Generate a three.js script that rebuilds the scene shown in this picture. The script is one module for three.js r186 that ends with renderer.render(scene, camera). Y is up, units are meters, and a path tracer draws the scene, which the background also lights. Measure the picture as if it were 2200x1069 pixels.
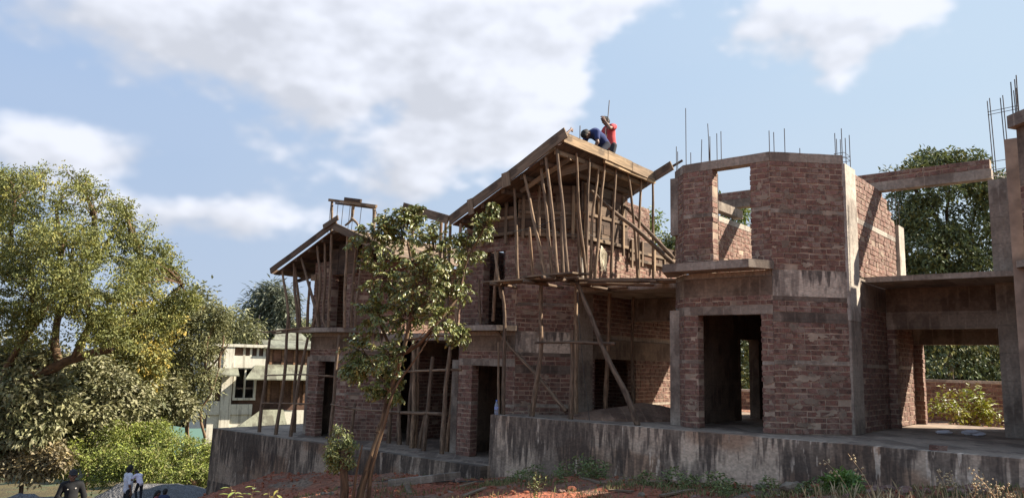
import * as THREE from 'three';
import { mergeGeometries } from 'three/addons/utils/BufferGeometryUtils.js';
import { ImprovedNoise } from 'three/addons/math/ImprovedNoise.js';

// ---------------------------------------------------------------- camera, sky, sun, exposure
const scene = new THREE.Scene();
const camera = new THREE.PerspectiveCamera(35.65, 1024 / 497, 0.1, 2500);
camera.position.set(0, 1.1, 0);
camera.rotation.set(THREE.MathUtils.degToRad(8.4), 0, THREE.MathUtils.degToRad(1.4));
const renderer = new THREE.WebGLRenderer({ antialias: true });
renderer.toneMapping = THREE.LinearToneMapping;
renderer.toneMappingExposure = 2.8;
renderer.shadowMap.enabled = true;
const SUN_DIR = new THREE.Vector3(0.794, 0.60, -0.091).normalize();
const sun = new THREE.DirectionalLight(new THREE.Color(1.0, 0.9, 0.76), 4.6);
sun.position.copy(SUN_DIR).multiplyScalar(80);
sun.castShadow = true;
Object.assign(sun.shadow.camera, { left: -45, right: 45, top: 45, bottom: -45, near: 1, far: 220 });
sun.shadow.mapSize.set(4096, 4096);
scene.add(sun, sun.target);

const PN = new ImprovedNoise();
const clamp = (x, a = 0, b = 1) => Math.min(b, Math.max(a, x));
const lerp = (a, b, t) => a + (b - a) * t;
const sstep = (a, b, x) => { const t = clamp((x - a) / (b - a)); return t * t * (3 - 2 * t); };
function fbm3(x, y, z, oct = 5) { let s = 0, a = 0.5; for (let i = 0; i < oct; i++) { s += a * PN.noise(x, y, z); x = x * 2.03 + 7.1; y = y * 2.03 + 3.3; z = z * 2.03 + 1.7; a *= 0.5; } return s; }
// the sky: blue air and cumulus cloud, azimuth (degrees, right of -z) and elevation
{
  const Wd = 1792, Hd = 896, data = new Float32Array(Wd * Hd * 4), EXP = 2.8;
  // cloud banks: [azimuth, elevation, half width, half height, weight]
  const banks = [[-24, 22, 8, 4, .85], [-17, 21.5, 8, 4.5, .95], [-11, 24.5, 8, 4.5, .95], [-3, 25, 8, 4, 1.0], [-1, 21.5, 6, 3.4, .95], [-4.5, 18, 5.5, 2.6, 1.0], [1.2, 19, 4.5, 2.8, 1.05], [7, 25.8, 5.5, 2.4, .95], [-14.5, 18.2, 3.5, 2.0, .6], [-31, 22, 6, 3, .55], [-9.5, 18.2, 2.8, 1.6, -.6], [10, 20.5, 4, 3.5, -.3], [-32, 17.2, 5, 2.0, -.25],
    [-33, 12.6, 4.5, 2.6, .95], [-29, 12.2, 3, 2.0, .75], [-25, 9.6, 6, 1.4, .75], [-17, 10.0, 7, 1.2, .7], [-7.8, 13.6, 2.8, 2.6, 1.0], [-3, 14.6, 5.5, 2.2, .85], [-13, 13, 4, 1.6, .4], [19, 24.6, 4.5, 2.4, 1.0], [25, 24.2, 4.5, 2.4, 1.0], [29.5, 23.6, 3, 2.0, .8], [23.5, 20.6, 2.3, 2.2, .75], [36, 21, 3, 1.5, .3],
    [-55, 22, 16, 8, .8], [-80, 30, 20, 9, .8], [60, 28, 14, 7, .8], [95, 22, 18, 7, .7], [140, 30, 25, 10, .8], [190, 24, 22, 9, .8], [230, 34, 20, 9, .8], [0, 48, 18, 7, .8], [-30, 45, 14, 6, .7], [45, 50, 15, 7, .7], [120, 60, 25, 8, .7], [-120, 55, 25, 8, .7], [-150, 20, 18, 7, .8]];
  for (let j = 0; j < Hd; j++) {
    const el = ((j + 0.5) / Hd - 0.5) * Math.PI, elD = el * 180 / Math.PI, ce = Math.cos(el), se = Math.sin(el);
    for (let i = 0; i < Wd; i++) {
      const ang = ((i + 0.5) / Wd - 0.5) * 2 * Math.PI, dx = Math.cos(ang) * ce, dz = Math.sin(ang) * ce;
      const az = Math.atan2(dx, -dz) * 180 / Math.PI;
      // air: display values in linear light
      const up = clamp(elD / 60);
      let r = lerp(0.53, 0.24, Math.pow(up, 0.7)), g = lerp(0.62, 0.44, Math.pow(up, 0.75)), b = lerp(0.76, 0.84, Math.pow(up, 0.75));
      const sd = dx * SUN_DIR.x + se * SUN_DIR.y + dz * SUN_DIR.z;          // paler air towards the sun
      const pale = sstep(-0.25, 0.95, sd) * 0.30;
      r += pale * 0.70; g += pale * 0.72; b += pale * 0.40;
      if (elD > -2) {
        let cov = 0;
        const wx = dx * 1, wy = se * 1.5, wz = dz * 1;
        let covS = 0; // the same bank a little towards the sun: cloud edges that face it are bright
        for (const [a0, e0, wa, we, k] of banks) {
          let da = az - a0; da -= 360 * Math.round(da / 360); const q = (da / wa) ** 2 + ((elD - e0) / we) ** 2;
          if (q < 5) { cov += k * Math.exp(-q * 0.9); covS += k * Math.exp(-0.9 * (((da + 1.6) / wa) ** 2 + ((elD + 1.1 - e0) / we) ** 2)); }
        }
        if (cov > 0.12) {
          const big = fbm3(wx * 7 + 11, wy * 9 + 2, wz * 7 + 5, 6), bigS = fbm3(wx * 7 + 11.19, wy * 9 + 2.2, wz * 7 + 5.02, 4), fine = fbm3(wx * 34 + 3, wy * 40, wz * 34 + 9, 4);
          const dens = cov + big * 1.25 + fine * 0.5 - 0.50, m = Math.pow(sstep(-0.08, lerp(0.75, 0.45, sstep(-20, 5, az)), dens), 0.85) * sstep(1, 6, elD), edge = (cov + big) - (covS + bigS);
          if (m > 0) {
            const thick = sstep(0.3, 1.1, dens), soft = fbm3(wx * 5 + 20, wy * 7, wz * 5, 4) + fine * 0.18;
            const lum = clamp(0.875 + edge * 0.30 + soft * 0.34 + fine * 0.20 + pale * 0.36, 0.74, 1.06);
            r = lerp(r, lum * 0.925, m * 0.88); g = lerp(g, lum * 0.95, m * 0.88); b = lerp(b, lum * 1.04, m * 0.88);
          }
        }
        const veil = sstep(-0.5, 0.3, fbm3(wx * 4, wy * 7 + 9, wz * 4, 2)) * 0.07 * sstep(0, 8, elD); r = lerp(r, 0.8, veil); g = lerp(g, 0.82, veil); b = lerp(b, 0.86, veil);
      } else { r = 0.20; g = 0.17; b = 0.14; }
      const o = (j * Wd + i) * 4; data[o] = r / EXP; data[o + 1] = g / EXP; data[o + 2] = b / EXP; data[o + 3] = 1;
    }
  }
  const skyTex = new THREE.DataTexture(data, Wd, Hd, THREE.RGBAFormat, THREE.FloatType);
  skyTex.mapping = THREE.EquirectangularReflectionMapping; skyTex.magFilter = THREE.LinearFilter; skyTex.minFilter = THREE.LinearFilter; skyTex.wrapS = THREE.RepeatWrapping; skyTex.needsUpdate = true;
  scene.background = skyTex; scene.environment = skyTex;
}

// ---------------------------------------------------------------- helpers
function rng(seed) { let s = seed >>> 0; return () => { s = (s + 0x6D2B79F5) >>> 0; let t = s; t = Math.imul(t ^ (t >>> 15), t | 1); t ^= t + Math.imul(t ^ (t >>> 7), t | 61); return ((t ^ (t >>> 14)) >>> 0) / 4294967296; }; }
const V = (x, y, z) => new THREE.Vector3(x, y, z);
// the site frame: a runs along the row of houses, b goes back into them, y up; origin at the corner of the unroofed house
const TH = THREE.MathUtils.degToRad(40), C0 = V(4.65, 0, -13.69), DA = V(Math.cos(TH), 0, Math.sin(TH)), DB = V(Math.sin(TH), 0, -Math.cos(TH));
const G = (a, b, y = 0) => V(C0.x + a * DA.x + b * DB.x, y, C0.z + a * DA.z + b * DB.z);
const toAB = (x, z) => { const qx = x - C0.x, qz = z - C0.z; return [qx * DA.x + qz * DA.z, qx * DB.x + qz * DB.z]; };
const taken = new Map();
function numbered(n) { const k = taken.get(n) || 0; taken.set(n, k + 1); return k ? `${n}_${String(k).padStart(3, '0')}` : n; }
function sh(o) { o.castShadow = true; o.receiveShadow = true; return o; }
function tag(o, label, category, group, kind) { if (label) o.userData.label = label; if (category) o.userData.category = category; if (group) o.userData.group = group; if (kind) o.userData.kind = kind; return o; }
function top(o, name, label, category, group, kind) { o.name = numbered(name); tag(o, label, category, group, kind); scene.add(o); return o; }
function part(parent, name, geo, mat) { const m = sh(new THREE.Mesh(geo, mat)); m.name = name; parent.add(m); return m; }
function siteGroup(name, a, b, y, label, category, group) { const g = new THREE.Group(); g.position.copy(G(a, b, y)); g.rotation.y = -TH; return top(g, name, label, category, group); }
// texture coordinates in metres from the way each face points
function metric(g, k = 1, swap = false) {
  if (g.index) g = g.toNonIndexed();
  g.computeVertexNormals();
  const p = g.attributes.position, n = p.count, uv = new Float32Array(n * 2), A = V(), B = V(), Cc = V(), e1 = V(), e2 = V();
  for (let i = 0; i < n; i += 3) {
    A.fromBufferAttribute(p, i); B.fromBufferAttribute(p, i + 1); Cc.fromBufferAttribute(p, i + 2);
    const N = e1.subVectors(B, A).cross(e2.subVectors(Cc, A)), ax = Math.abs(N.x), ay = Math.abs(N.y), az = Math.abs(N.z);
    [A, B, Cc].forEach((q, j) => { let u, v; if (ay >= ax && ay >= az) { u = q.x; v = q.z; } else if (ax >= az) { u = q.z; v = q.y; } else { u = q.x; v = q.y; } if (swap) [u, v] = [v, u]; uv[(i + j) * 2] = u * k; uv[(i + j) * 2 + 1] = v * k; });
  }
  g.setAttribute('uv', new THREE.BufferAttribute(uv, 2)); return g;
}
const clean = (g) => { g = g.index ? g.toNonIndexed() : g; for (const k of Object.keys(g.attributes)) if (!['position', 'normal', 'uv', 'color'].includes(k)) g.deleteAttribute(k); return g; };
function box(x0, x1, y0, y1, z0, z1, jit = 0, R) {
  const g = new THREE.BoxGeometry(Math.abs(x1 - x0), Math.abs(y1 - y0), Math.abs(z1 - z0), jit ? Math.max(1, Math.round(Math.abs(x1 - x0) / 0.25)) : 1, jit ? Math.max(1, Math.round(Math.abs(y1 - y0) / 0.25)) : 1, 1); g.translate((x0 + x1) / 2, (y0 + y1) / 2, (z0 + z1) / 2);
  if (jit) { const p = g.attributes.position; for (let i = 0; i < p.count; i++) { const x = p.getX(i), y = p.getY(i), z = p.getZ(i); p.setXYZ(i, x + PN.noise(x * 3.1, y * 3.3, z * 3.7 + 4) * jit, y + PN.noise(x * 2.9 + 9, y * 3.3, z * 3.1) * jit, z + PN.noise(x * 2.3, y * 3.9 + 5, z * 3.1) * jit); } }
  return metric(g);
}
// a prism on a plan outline [[x, z] ...] between two heights
function prism(pts, y0, y1) {
  const s = new THREE.Shape(pts.map(([x, z]) => new THREE.Vector2(x, -z)));
  const g = new THREE.ExtrudeGeometry(s, { depth: y1 - y0, bevelEnabled: false }); g.rotateX(-Math.PI / 2); g.translate(0, y0, 0); return metric(g);
}
// a crooked tapering pole through points
function poleGeo(pts, r0, r1, seed, radial = 7, wob = 0.5) {
  const R = rng(seed), ph = R() * 9, c = new THREE.CatmullRomCurve3(pts, false, 'centripetal'), len = c.getLength(), n = Math.max(5, Math.round(len / 0.22));
  const pos = [], uv = [], idx = [], fr = c.computeFrenetFrames(n, false);
  for (let i = 0; i <= n; i++) {
    const t = i / n, p = c.getPointAt(t), w = Math.sin(t * Math.PI);
    const r = lerp(r0, r1, t) * (1 + 0.10 * PN.noise(t * len * 2.3 + ph, ph, 1) + 0.07 * (R() - 0.5));
    const ox = PN.noise(t * len * 0.9 + ph, 3.1, ph) * r0 * wob * w * 1.6, oz = PN.noise(ph, t * len * 0.9, 8.2) * r0 * wob * w * 1.6;
    for (let k = 0; k <= radial; k++) {
      const an = k / radial * Math.PI * 2, q = fr.normals[i].clone().multiplyScalar(Math.cos(an) * r + ox).addScaledVector(fr.binormals[i], Math.sin(an) * r + oz).add(p);
      pos.push(q.x, q.y, q.z); uv.push(k / radial * 0.25, t * len);
    }
  }
  const s = radial + 1;
  for (let i = 0; i < n; i++) for (let k = 0; k < radial; k++) { const A = i * s + k, B = A + 1, Cc = A + s, D = Cc + 1; idx.push(A, B, Cc, B, D, Cc); }
  const cap = (row, flip) => { const ctr = pos.length / 3; let x = 0, y = 0, z = 0; for (let k = 0; k < radial; k++) { x += pos[(row * s + k) * 3]; y += pos[(row * s + k) * 3 + 1]; z += pos[(row * s + k) * 3 + 2]; } pos.push(x / radial, y / radial, z / radial); uv.push(0.5, 0.5); for (let k = 0; k < radial; k++) flip ? idx.push(ctr, row * s + k + 1, row * s + k) : idx.push(ctr, row * s + k, row * s + k + 1); };
  cap(0, true); cap(n, false);
  const g = new THREE.BufferGeometry(); g.setAttribute('position', new THREE.Float32BufferAttribute(pos, 3)); g.setAttribute('uv', new THREE.Float32BufferAttribute(uv, 2)); g.setIndex(idx); g.computeVertexNormals(); return g;
}
function rod(p, q, r, radial = 5) { const d = q.clone().sub(p), g = new THREE.CylinderGeometry(r, r, d.length(), radial, 1); g.applyQuaternion(new THREE.Quaternion().setFromUnitVectors(V(0, 1, 0), d.normalize())); g.translate((p.x + q.x) / 2, (p.y + q.y) / 2, (p.z + q.z) / 2); return g; }
// a board between two points: width w (along `side`), thickness t
function board(p, q, w, t, side) {
  const d = q.clone().sub(p), L = d.length(), X = d.normalize(), Z = side.clone().addScaledVector(X, -side.dot(X)).normalize(), Y = Z.clone().cross(X);
  const g = new THREE.BoxGeometry(L, t, w, Math.max(1, Math.round(L / 0.5)), 1, 1), ps = g.attributes.position;
  for (let i = 0; i < ps.count; i++) { const x = ps.getX(i), s = p.x * 3.7 + p.z * 2.1; ps.setY(i, ps.getY(i) + PN.noise(x * 1.3 + s, 2.2, s) * Math.min(t, 0.02) * 0.8); ps.setZ(i, ps.getZ(i) + PN.noise(x * 1.1 + s, 7.2, s) * w * 0.035); }
  let h = metric(g); h.applyMatrix4(new THREE.Matrix4().makeBasis(X, Y, Z)); h.translate((p.x + q.x) / 2, (p.y + q.y) / 2, (p.z + q.z) / 2); h.computeVertexNormals(); return h;
}

// ---------------------------------------------------------------- textures
function hash(x, y, s) { let h = Math.imul(x, 374761393) ^ Math.imul(y, 668265263) ^ Math.imul(s, 2246822519); h = Math.imul(h ^ (h >>> 13), 1274126177); return ((h ^ (h >>> 16)) >>> 0) / 4294967296; }
function vn(x, y, px, py, s) { const xi = Math.floor(x), yi = Math.floor(y); let fx = x - xi, fy = y - yi; fx = fx * fx * (3 - 2 * fx); fy = fy * fy * (3 - 2 * fy); const m = (k, n) => ((k % n) + n) % n, A = m(xi, px), B = m(xi + 1, px), Cc = m(yi, py), D = m(yi + 1, py); return lerp(lerp(hash(A, Cc, s), hash(B, Cc, s), fx), lerp(hash(A, D, s), hash(B, D, s), fx), fy); }
function tf(u, v, px, py, s, oct = 4) { let t = 0, a = 0.5, n = 0; for (let i = 0; i < oct; i++) { t += a * vn(u * px, v * py, px, py, s + i * 17); n += a; a *= 0.5; px *= 2; py *= 2; } return t / n; }
function tex(w, h, fn, rx = 1, ry = 1, color = true) {
  const d = new Uint8Array(w * h * 4);
  for (let j = 0; j < h; j++) for (let i = 0; i < w; i++) { const c = fn((i + 0.5) / w, (j + 0.5) / h), o = (j * w + i) * 4; if (typeof c === 'number') d[o] = d[o + 1] = d[o + 2] = clamp(c, 0, 1) * 255; else { d[o] = clamp(c[0], 0, 255); d[o + 1] = clamp(c[1], 0, 255); d[o + 2] = clamp(c[2], 0, 255); } d[o + 3] = 255; }
  const t = new THREE.DataTexture(d, w, h); t.wrapS = t.wrapT = THREE.RepeatWrapping; t.magFilter = THREE.LinearFilter; t.minFilter = THREE.LinearMipmapLinearFilter; t.generateMipmaps = true; if (color) t.colorSpace = THREE.SRGBColorSpace; t.repeat.set(rx, ry); t.needsUpdate = true; return t;
}
const mix3 = (a, b, t) => [lerp(a[0], b[0], t), lerp(a[1], b[1], t), lerp(a[2], b[2], t)];
const T = {};
T.concrete = tex(512, 512, (u, v) => { const n = tf(u, v, 5, 5, 3, 6), f = tf(u, v, 60, 60, 9, 3), st = tf(u, v, 40, 3, 21, 4); let c = mix3([126, 119, 110], [168, 160, 149], n * 1.3 - 0.15); c = mix3(c, [92, 82, 74], sstep(0.58, 0.75, tf(u, v, 7, 4, 31, 5)) * 0.55); c = mix3(c, [196, 188, 176], sstep(0.62, 0.72, st) * 0.35); const bv = v * 8, bi = Math.floor(bv), ln = Math.abs(bv - bi - 0.5) > 0.475 ? 0.93 : 1, k = (0.86 + f * 0.28) * ln * (0.97 + 0.06 * hash(bi, 3, 7)); return [c[0] * k, c[1] * k, c[2] * k]; }, 0.5, 0.5);
T.concreteBump = tex(512, 512, (u, v) => tf(u, v, 24, 24, 41, 5) * 0.7 + tf(u, v, 4, 20, 43, 2) * 0.3, 0.5, 0.5, false);
// rain-streaked, algae-dark cement: drips hang from the top edge, v = 1 at the top
T.streak = tex(2048, 256, (u, v) => {
  const n = tf(u, v, 16, 3, 5, 6), grain = tf(u, v, 300, 60, 8, 2), pt = tf(u, v, 10, 2, 77, 5);
  let c = mix3([166, 152, 137], [208, 194, 176], n);
  c = mix3(c, [150, 122, 100], sstep(0.5, 0.68, pt) * 0.7);
  const reach = tf(u, 0.5, 26, 1, 91, 3), len = tf(u, 0.5, 190, 1, 93, 3);
  const drip = sstep(0.0, 0.1, (reach * 0.9 + len * 0.75 - 0.45) - (1 - v) * 0.9 - 0.08 * tf(u, v, 260, 14, 95, 3)) * sstep(0.40, 0.52, tf(u, v, 130, 2, 97, 4) * 0.6 + reach * 0.45);
  const algae = sstep(0.46, 0.62, tf(u, v, 20, 2, 61, 6) * 0.65 + tf(u, v, 170, 4, 63, 3) * 0.4);
  c = mix3(c, [66, 59, 54], clamp(drip * 0.62 + algae * 0.5, 0, 0.8) * clamp(0.35 + 1.3 * tf(u, v, 300, 5, 99, 3), 0, 1));
  c = mix3(c, [208, 198, 184], sstep(0.63, 0.72, tf(u, v, 240, 5, 65, 4)) * sstep(0.45, 0.6, tf(u, v, 24, 2, 67, 3)) * 0.8);
  const k = 0.85 + grain * 0.3; return [c[0] * k, c[1] * k, c[2] * k];
});
T.brick = tex(512, 512, (u, v) => { const n = tf(u, v, 9, 9, 11, 5), f = tf(u, v, 70, 70, 13, 3), sm = sstep(0.50, 0.64, tf(u, v, 9, 8, 17, 5) * 0.8 + tf(u, v, 40, 40, 18, 3) * 0.22); let c = mix3([98, 71, 61], [136, 104, 91], n * 1.4 - 0.2); c = mix3(c, [130, 90, 77], sstep(0.55, 0.7, tf(u, v, 12, 12, 14, 4)) * 0.5); c = mix3(c, [76, 60, 52], sstep(0.56, 0.7, tf(u, v, 11, 11, 15, 4)) * 0.6); c = mix3(c, [142, 124, 110], sm * 0.62); const k = 0.84 + f * 0.32; return [c[0] * k, c[1] * k, c[2] * k]; });
T.mortar = tex(256, 256, (u, v) => { const k = 0.7 + tf(u, v, 8, 8, 23, 6) * 0.5; return [k * 186, k * 170, k * 154]; }, 0.7, 0.7);
T.wood = tex(512, 256, (u, v) => { const g = tf(u, v, 3, 42, 33, 4), f = tf(u, v, 10, 120, 35, 3), b = tf(u, v, 4, 5, 37, 4); const k = 0.55 + g * 0.5 + f * 0.2; let c = [k * 205, k * 188, k * 165]; c = mix3(c, [95, 86, 78], sstep(0.55, 0.75, b) * 0.55); return mix3(c, [205, 200, 190], sstep(0.66, 0.8, tf(u, v, 6, 12, 39, 4)) * 0.5); }, 0.8, 1.2);
T.bark = tex(128, 512, (u, v) => { const g = tf(u, v, 14, 10, 53, 4), p = tf(u, v, 4, 9, 55, 4); const k = 0.55 + g * 0.6; return mix3([k * 200, k * 182, k * 160], [96, 80, 66], sstep(0.5, 0.7, p) * 0.7); }, 4, 0.6);
T.soil = tex(1024, 1024, (u, v) => { const n = tf(u, v, 7, 7, 71, 6), f = tf(u, v, 120, 120, 73, 3), gp = sstep(0.5, 0.66, tf(u, v, 10, 10, 75, 6)); let c = mix3([120, 72, 54], [164, 102, 75], n * 1.4 - 0.2); c = mix3(c, [126, 110, 95], gp * 0.6); const k = 0.72 + f * 0.56; return [c[0] * k, c[1] * k, c[2] * k]; }, 0.16, 0.16);
T.soilBump = tex(512, 512, (u, v) => tf(u, v, 40, 40, 79, 5), 0.5, 0.5, false);
T.gravel = tex(512, 512, (u, v) => { const f = tf(u, v, 90, 90, 83, 3), n = tf(u, v, 8, 8, 85, 4); const k = 0.45 + f * 0.75 + n * 0.2; return [k * 112, k * 111, k * 112]; }, 0.6, 0.6);
T.render = tex(512, 512, (u, v) => { const n = tf(u, v, 6, 6, 103, 6), f = tf(u, v, 90, 90, 105, 2), st = sstep(0.55, 0.7, tf(u, v, 50, 3, 107, 4)); let c = mix3([214, 210, 196], [240, 238, 228], n); c = mix3(c, [120, 112, 100], st * 0.35); const k = 0.93 + f * 0.12; return [c[0] * k, c[1] * k, c[2] * k]; }, 0.3, 0.3);

const std = (o) => new THREE.MeshStandardMaterial({ roughness: 0.92, metalness: 0, ...o });
const rgb = (r, g, b) => new THREE.Color().setRGB(r, g, b);
const M = {
  concrete: std({ map: T.concrete, bumpMap: T.concreteBump, bumpScale: 0.006, color: rgb(0.94, 0.86, 0.79) }),
  paleConcrete: std({ map: T.concrete, bumpMap: T.concreteBump, bumpScale: 0.004, color: rgb(1.25, 1.22, 1.18) }),
  brownPlaster: std({ map: T.concrete, bumpMap: T.concreteBump, bumpScale: 0.005, color: rgb(0.62, 0.50, 0.415) }),
  floor: std({ map: T.concrete, bumpMap: T.concreteBump, bumpScale: 0.006, color: rgb(0.92, 0.77, 0.66) }),
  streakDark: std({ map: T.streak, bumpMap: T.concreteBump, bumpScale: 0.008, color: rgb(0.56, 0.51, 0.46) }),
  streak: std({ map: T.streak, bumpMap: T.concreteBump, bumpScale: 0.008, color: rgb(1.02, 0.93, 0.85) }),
  mortar: std({ map: T.mortar, color: rgb(0.76, 0.69, 0.63), roughness: 1 }),
  steel: std({ color: rgb(0.09, 0.075, 0.07), roughness: 0.6, metalness: 0.6 }),
  soil: std({ map: T.soil, bumpMap: T.soilBump, bumpScale: 0.05, roughness: 1, vertexColors: true }),
  gravel: std({ map: T.gravel, bumpMap: T.soilBump, bumpScale: 0.05, roughness: 1 }),
  sand: std({ map: T.concrete, color: rgb(0.74, 0.50, 0.38), bumpMap: T.soilBump, bumpScale: 0.02, roughness: 1 }),
  rope: std({ color: rgb(0.55, 0.5, 0.38) }), wire: std({ color: rgb(0.06, 0.055, 0.05) }),
};
const woodTone = [[0.44, 0.37, 0.31], [0.34, 0.28, 0.235], [0.50, 0.42, 0.345], [0.27, 0.23, 0.20], [0.38, 0.325, 0.28]].map((c) => std({ map: T.wood, color: rgb(...c), bumpMap: T.wood, bumpScale: 0.003 }));
const darkWood = [[0.19, 0.145, 0.125], [0.155, 0.12, 0.105], [0.22, 0.17, 0.145], [0.17, 0.14, 0.125]].map((c) => std({ map: T.wood, color: rgb(...c), bumpMap: T.wood, bumpScale: 0.003 }));
const paleWood = [[0.60, 0.50, 0.385], [0.56, 0.47, 0.37], [0.68, 0.56, 0.42]].map((c) => std({ map: T.wood, color: rgb(...c), bumpMap: T.wood, bumpScale: 0.003 }));
const barkTone = [[0.54, 0.42, 0.33], [0.40, 0.33, 0.28], [0.60, 0.50, 0.41], [0.34, 0.28, 0.24], [0.46, 0.38, 0.32]].map((c) => std({ map: T.bark, color: rgb(...c), bumpMap: T.bark, bumpScale: 0.004 }));

// ---------------------------------------------------------------- ground
const HA = [[-60, -6], [-40, -5.2], [-26, -4.6], [-22, -4.25], [-17, -3.05], [-15, -2.5], [-13, -1.98], [-10.6, -1.72], [-7.9, -1.42], [-5.9, -1.3], [-2, -0.86], [0, -0.74], [2.6, -0.45], [6, -0.25], [20, 0.2], [60, 1.5]];
function table(t, x) { if (x <= t[0][0]) return t[0][1]; for (let i = 1; i < t.length; i++) if (x <= t[i][0]) return lerp(t[i - 1][1], t[i][1], (x - t[i - 1][0]) / (t[i][0] - t[i - 1][0])); return t[t.length - 1][1]; }
function groundY(x, z) {
  const [a, b] = toAB(x, z);
  let h = table(HA, a);
  if (b < -1) h -= 0.17 * Math.min(9, -b - 1) * (1 - sstep(-12, -6, a)) + 0.03 * Math.min(8, -b - 1);
  if (b > 5) h = lerp(h, a > -8 ? -0.12 : h, sstep(5, 7, b) * sstep(-9, -6, a));
  h += PN.noise(x * 0.55, 1.3, z * 0.55) * 0.09 + PN.noise(x * 1.9, 5.3, z * 1.9) * 0.03;
  if (b < -1.05 && b > -6) h += 0.05 * PN.noise(x * 4.1, 2.3, z * 4.1) + 0.16 * Math.exp(-((a + 12.6) ** 2) / 3 - ((b + 2.2) ** 2) / 1.6) + 0.10 * Math.exp(-((a + 3.2) ** 2) / 4 - ((b + 3.4) ** 2) / 0.8);
  const far = Math.hypot(x, z + 15); h += 10 * sstep(60, 300, far) * 0.6;
  return h;
}
{
  const N = 300, pos = [], uv = [], col = [], idx = [], f = (t) => Math.sign(t) * (Math.abs(t) * 15 + Math.pow(Math.abs(t), 5) * 700);
  for (let j = 0; j <= N; j++) for (let i = 0; i <= N; i++) {
    const x = -2.5 + f(i / N * 2 - 1), z = -14.5 + f(j / N * 2 - 1); pos.push(x, groundY(x, z), z); uv.push(x, z);
    const [a, b] = toAB(x, z), g = sstep(-0.1, 0.25, PN.noise(x * 0.5 + 4, 0.2, z * 0.5) + (b > 5 ? 0.3 : 0));
    const red = [1.0, 0.92, 0.86], dry = [0.86, 1.10, 1.10], weed = [0.30, 0.66, 0.42], wl = Math.max(sstep(-15.5, -18.5, a + PN.noise(x * 0.7, 9, z * 0.7) * 2), sstep(9, 12, b), sstep(35, 55, Math.hypot(x, z + 15))); for (let k = 0; k < 3; k++) col.push(lerp(lerp(red[k], dry[k], g * 0.8), weed[k], wl));
  }
  for (let j = 0; j < N; j++) for (let i = 0; i < N; i++) { const A = j * (N + 1) + i, B = A + 1, Cc = A + N + 1, D = Cc + 1; idx.push(A, Cc, B, B, Cc, D); }
  const g = new THREE.BufferGeometry(); g.setAttribute('position', new THREE.Float32BufferAttribute(pos, 3)); g.setAttribute('uv', new THREE.Float32BufferAttribute(uv, 2)); g.setAttribute('color', new THREE.Float32BufferAttribute(col, 3)); g.setIndex(idx); g.computeVertexNormals();
  top(sh(new THREE.Mesh(g, M.soil)), 'ground', 'bare red laterite soil sloping down to the left', 'ground', null, 'structure');
}

// ---------------------------------------------------------------- bricks and walls
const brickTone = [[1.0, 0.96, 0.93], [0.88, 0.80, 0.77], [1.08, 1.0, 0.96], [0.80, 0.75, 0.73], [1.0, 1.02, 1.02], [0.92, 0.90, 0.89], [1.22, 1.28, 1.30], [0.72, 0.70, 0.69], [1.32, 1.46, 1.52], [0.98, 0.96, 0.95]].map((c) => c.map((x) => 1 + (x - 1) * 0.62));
const brickMats = brickTone.map((c) => std({ map: T.brick, bumpMap: T.brick, bumpScale: 0.006, color: rgb(...c), roughness: 0.95 }));
const brickGeos = []; { const R = rng(5); for (let k = 0; k < 16; k++) { const g = new THREE.BoxGeometry(1, 1, 1, 2, 1, 1).toNonIndexed(), p = g.attributes.position, u = g.attributes.uv, mem = new Map(), ou = R(), ov = R(); for (let i = 0; i < p.count; i++) { const key = [p.getX(i), p.getY(i), p.getZ(i)].join(); if (!mem.has(key)) mem.set(key, [(R() - 0.5) * 0.05, (R() - 0.5) * 0.13, (R() - 0.5) * 0.05]); const d = mem.get(key); p.setXYZ(i, p.getX(i) + d[0], p.getY(i) + d[1], p.getZ(i) + d[2] * 0.6); u.setXY(i, u.getX(i) * 0.24 + ou, u.getY(i) * 0.1 + ov); } g.computeVertexNormals(); brickGeos.push(g); } }
const brickFieldMat = std({ map: T.brick, bumpMap: T.brick, bumpScale: 0.006, vertexColors: true, roughness: 0.95 });
const CAM = camera.position.clone();
class Bricks {
  constructor(group, seed) { this.g = group; this.R = rng(seed); this.list = []; }
  add(matrix, tone, area, size) { this.list.push({ matrix, tone, k: Math.floor(this.R() * 8), area, size }); }
  finish(max = 300) {
    this.g.updateMatrixWorld(true); const p = V();
    for (const b of this.list) { p.setFromMatrixPosition(b.matrix).applyMatrix4(this.g.matrixWorld); const n = b.n.clone().transformDirection(this.g.matrixWorld), to = CAM.clone().sub(p), d = to.length(); b.px = b.area * Math.max(0, n.dot(to) / d) / (d * d); }
    this.list.sort((x, y) => y.px - x.px);
    const rest = [];
    this.list.forEach((b, i) => { if (i < max && b.px > 0) { const m = part(this.g, 'brick', brickGeos[b.k], brickMats[b.tone]); m.applyMatrix4(b.matrix); } else rest.push(b); });
    if (rest.length) {
      const gs = rest.map((b) => { const g = brickGeos[b.k].clone().applyMatrix4(b.matrix), n = g.attributes.position.count, c = brickTone[b.tone], col = new Float32Array(n * 3); for (let i = 0; i < n; i++) { col[i * 3] = c[0]; col[i * 3 + 1] = c[1]; col[i * 3 + 2] = c[2]; } g.setAttribute('color', new THREE.BufferAttribute(col, 3)); return g; });
      const m = part(this.g, 'brickwork', mergeGeometries(gs), brickFieldMat); m.userData.kind = 'stuff';
    }
  }
}
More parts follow.
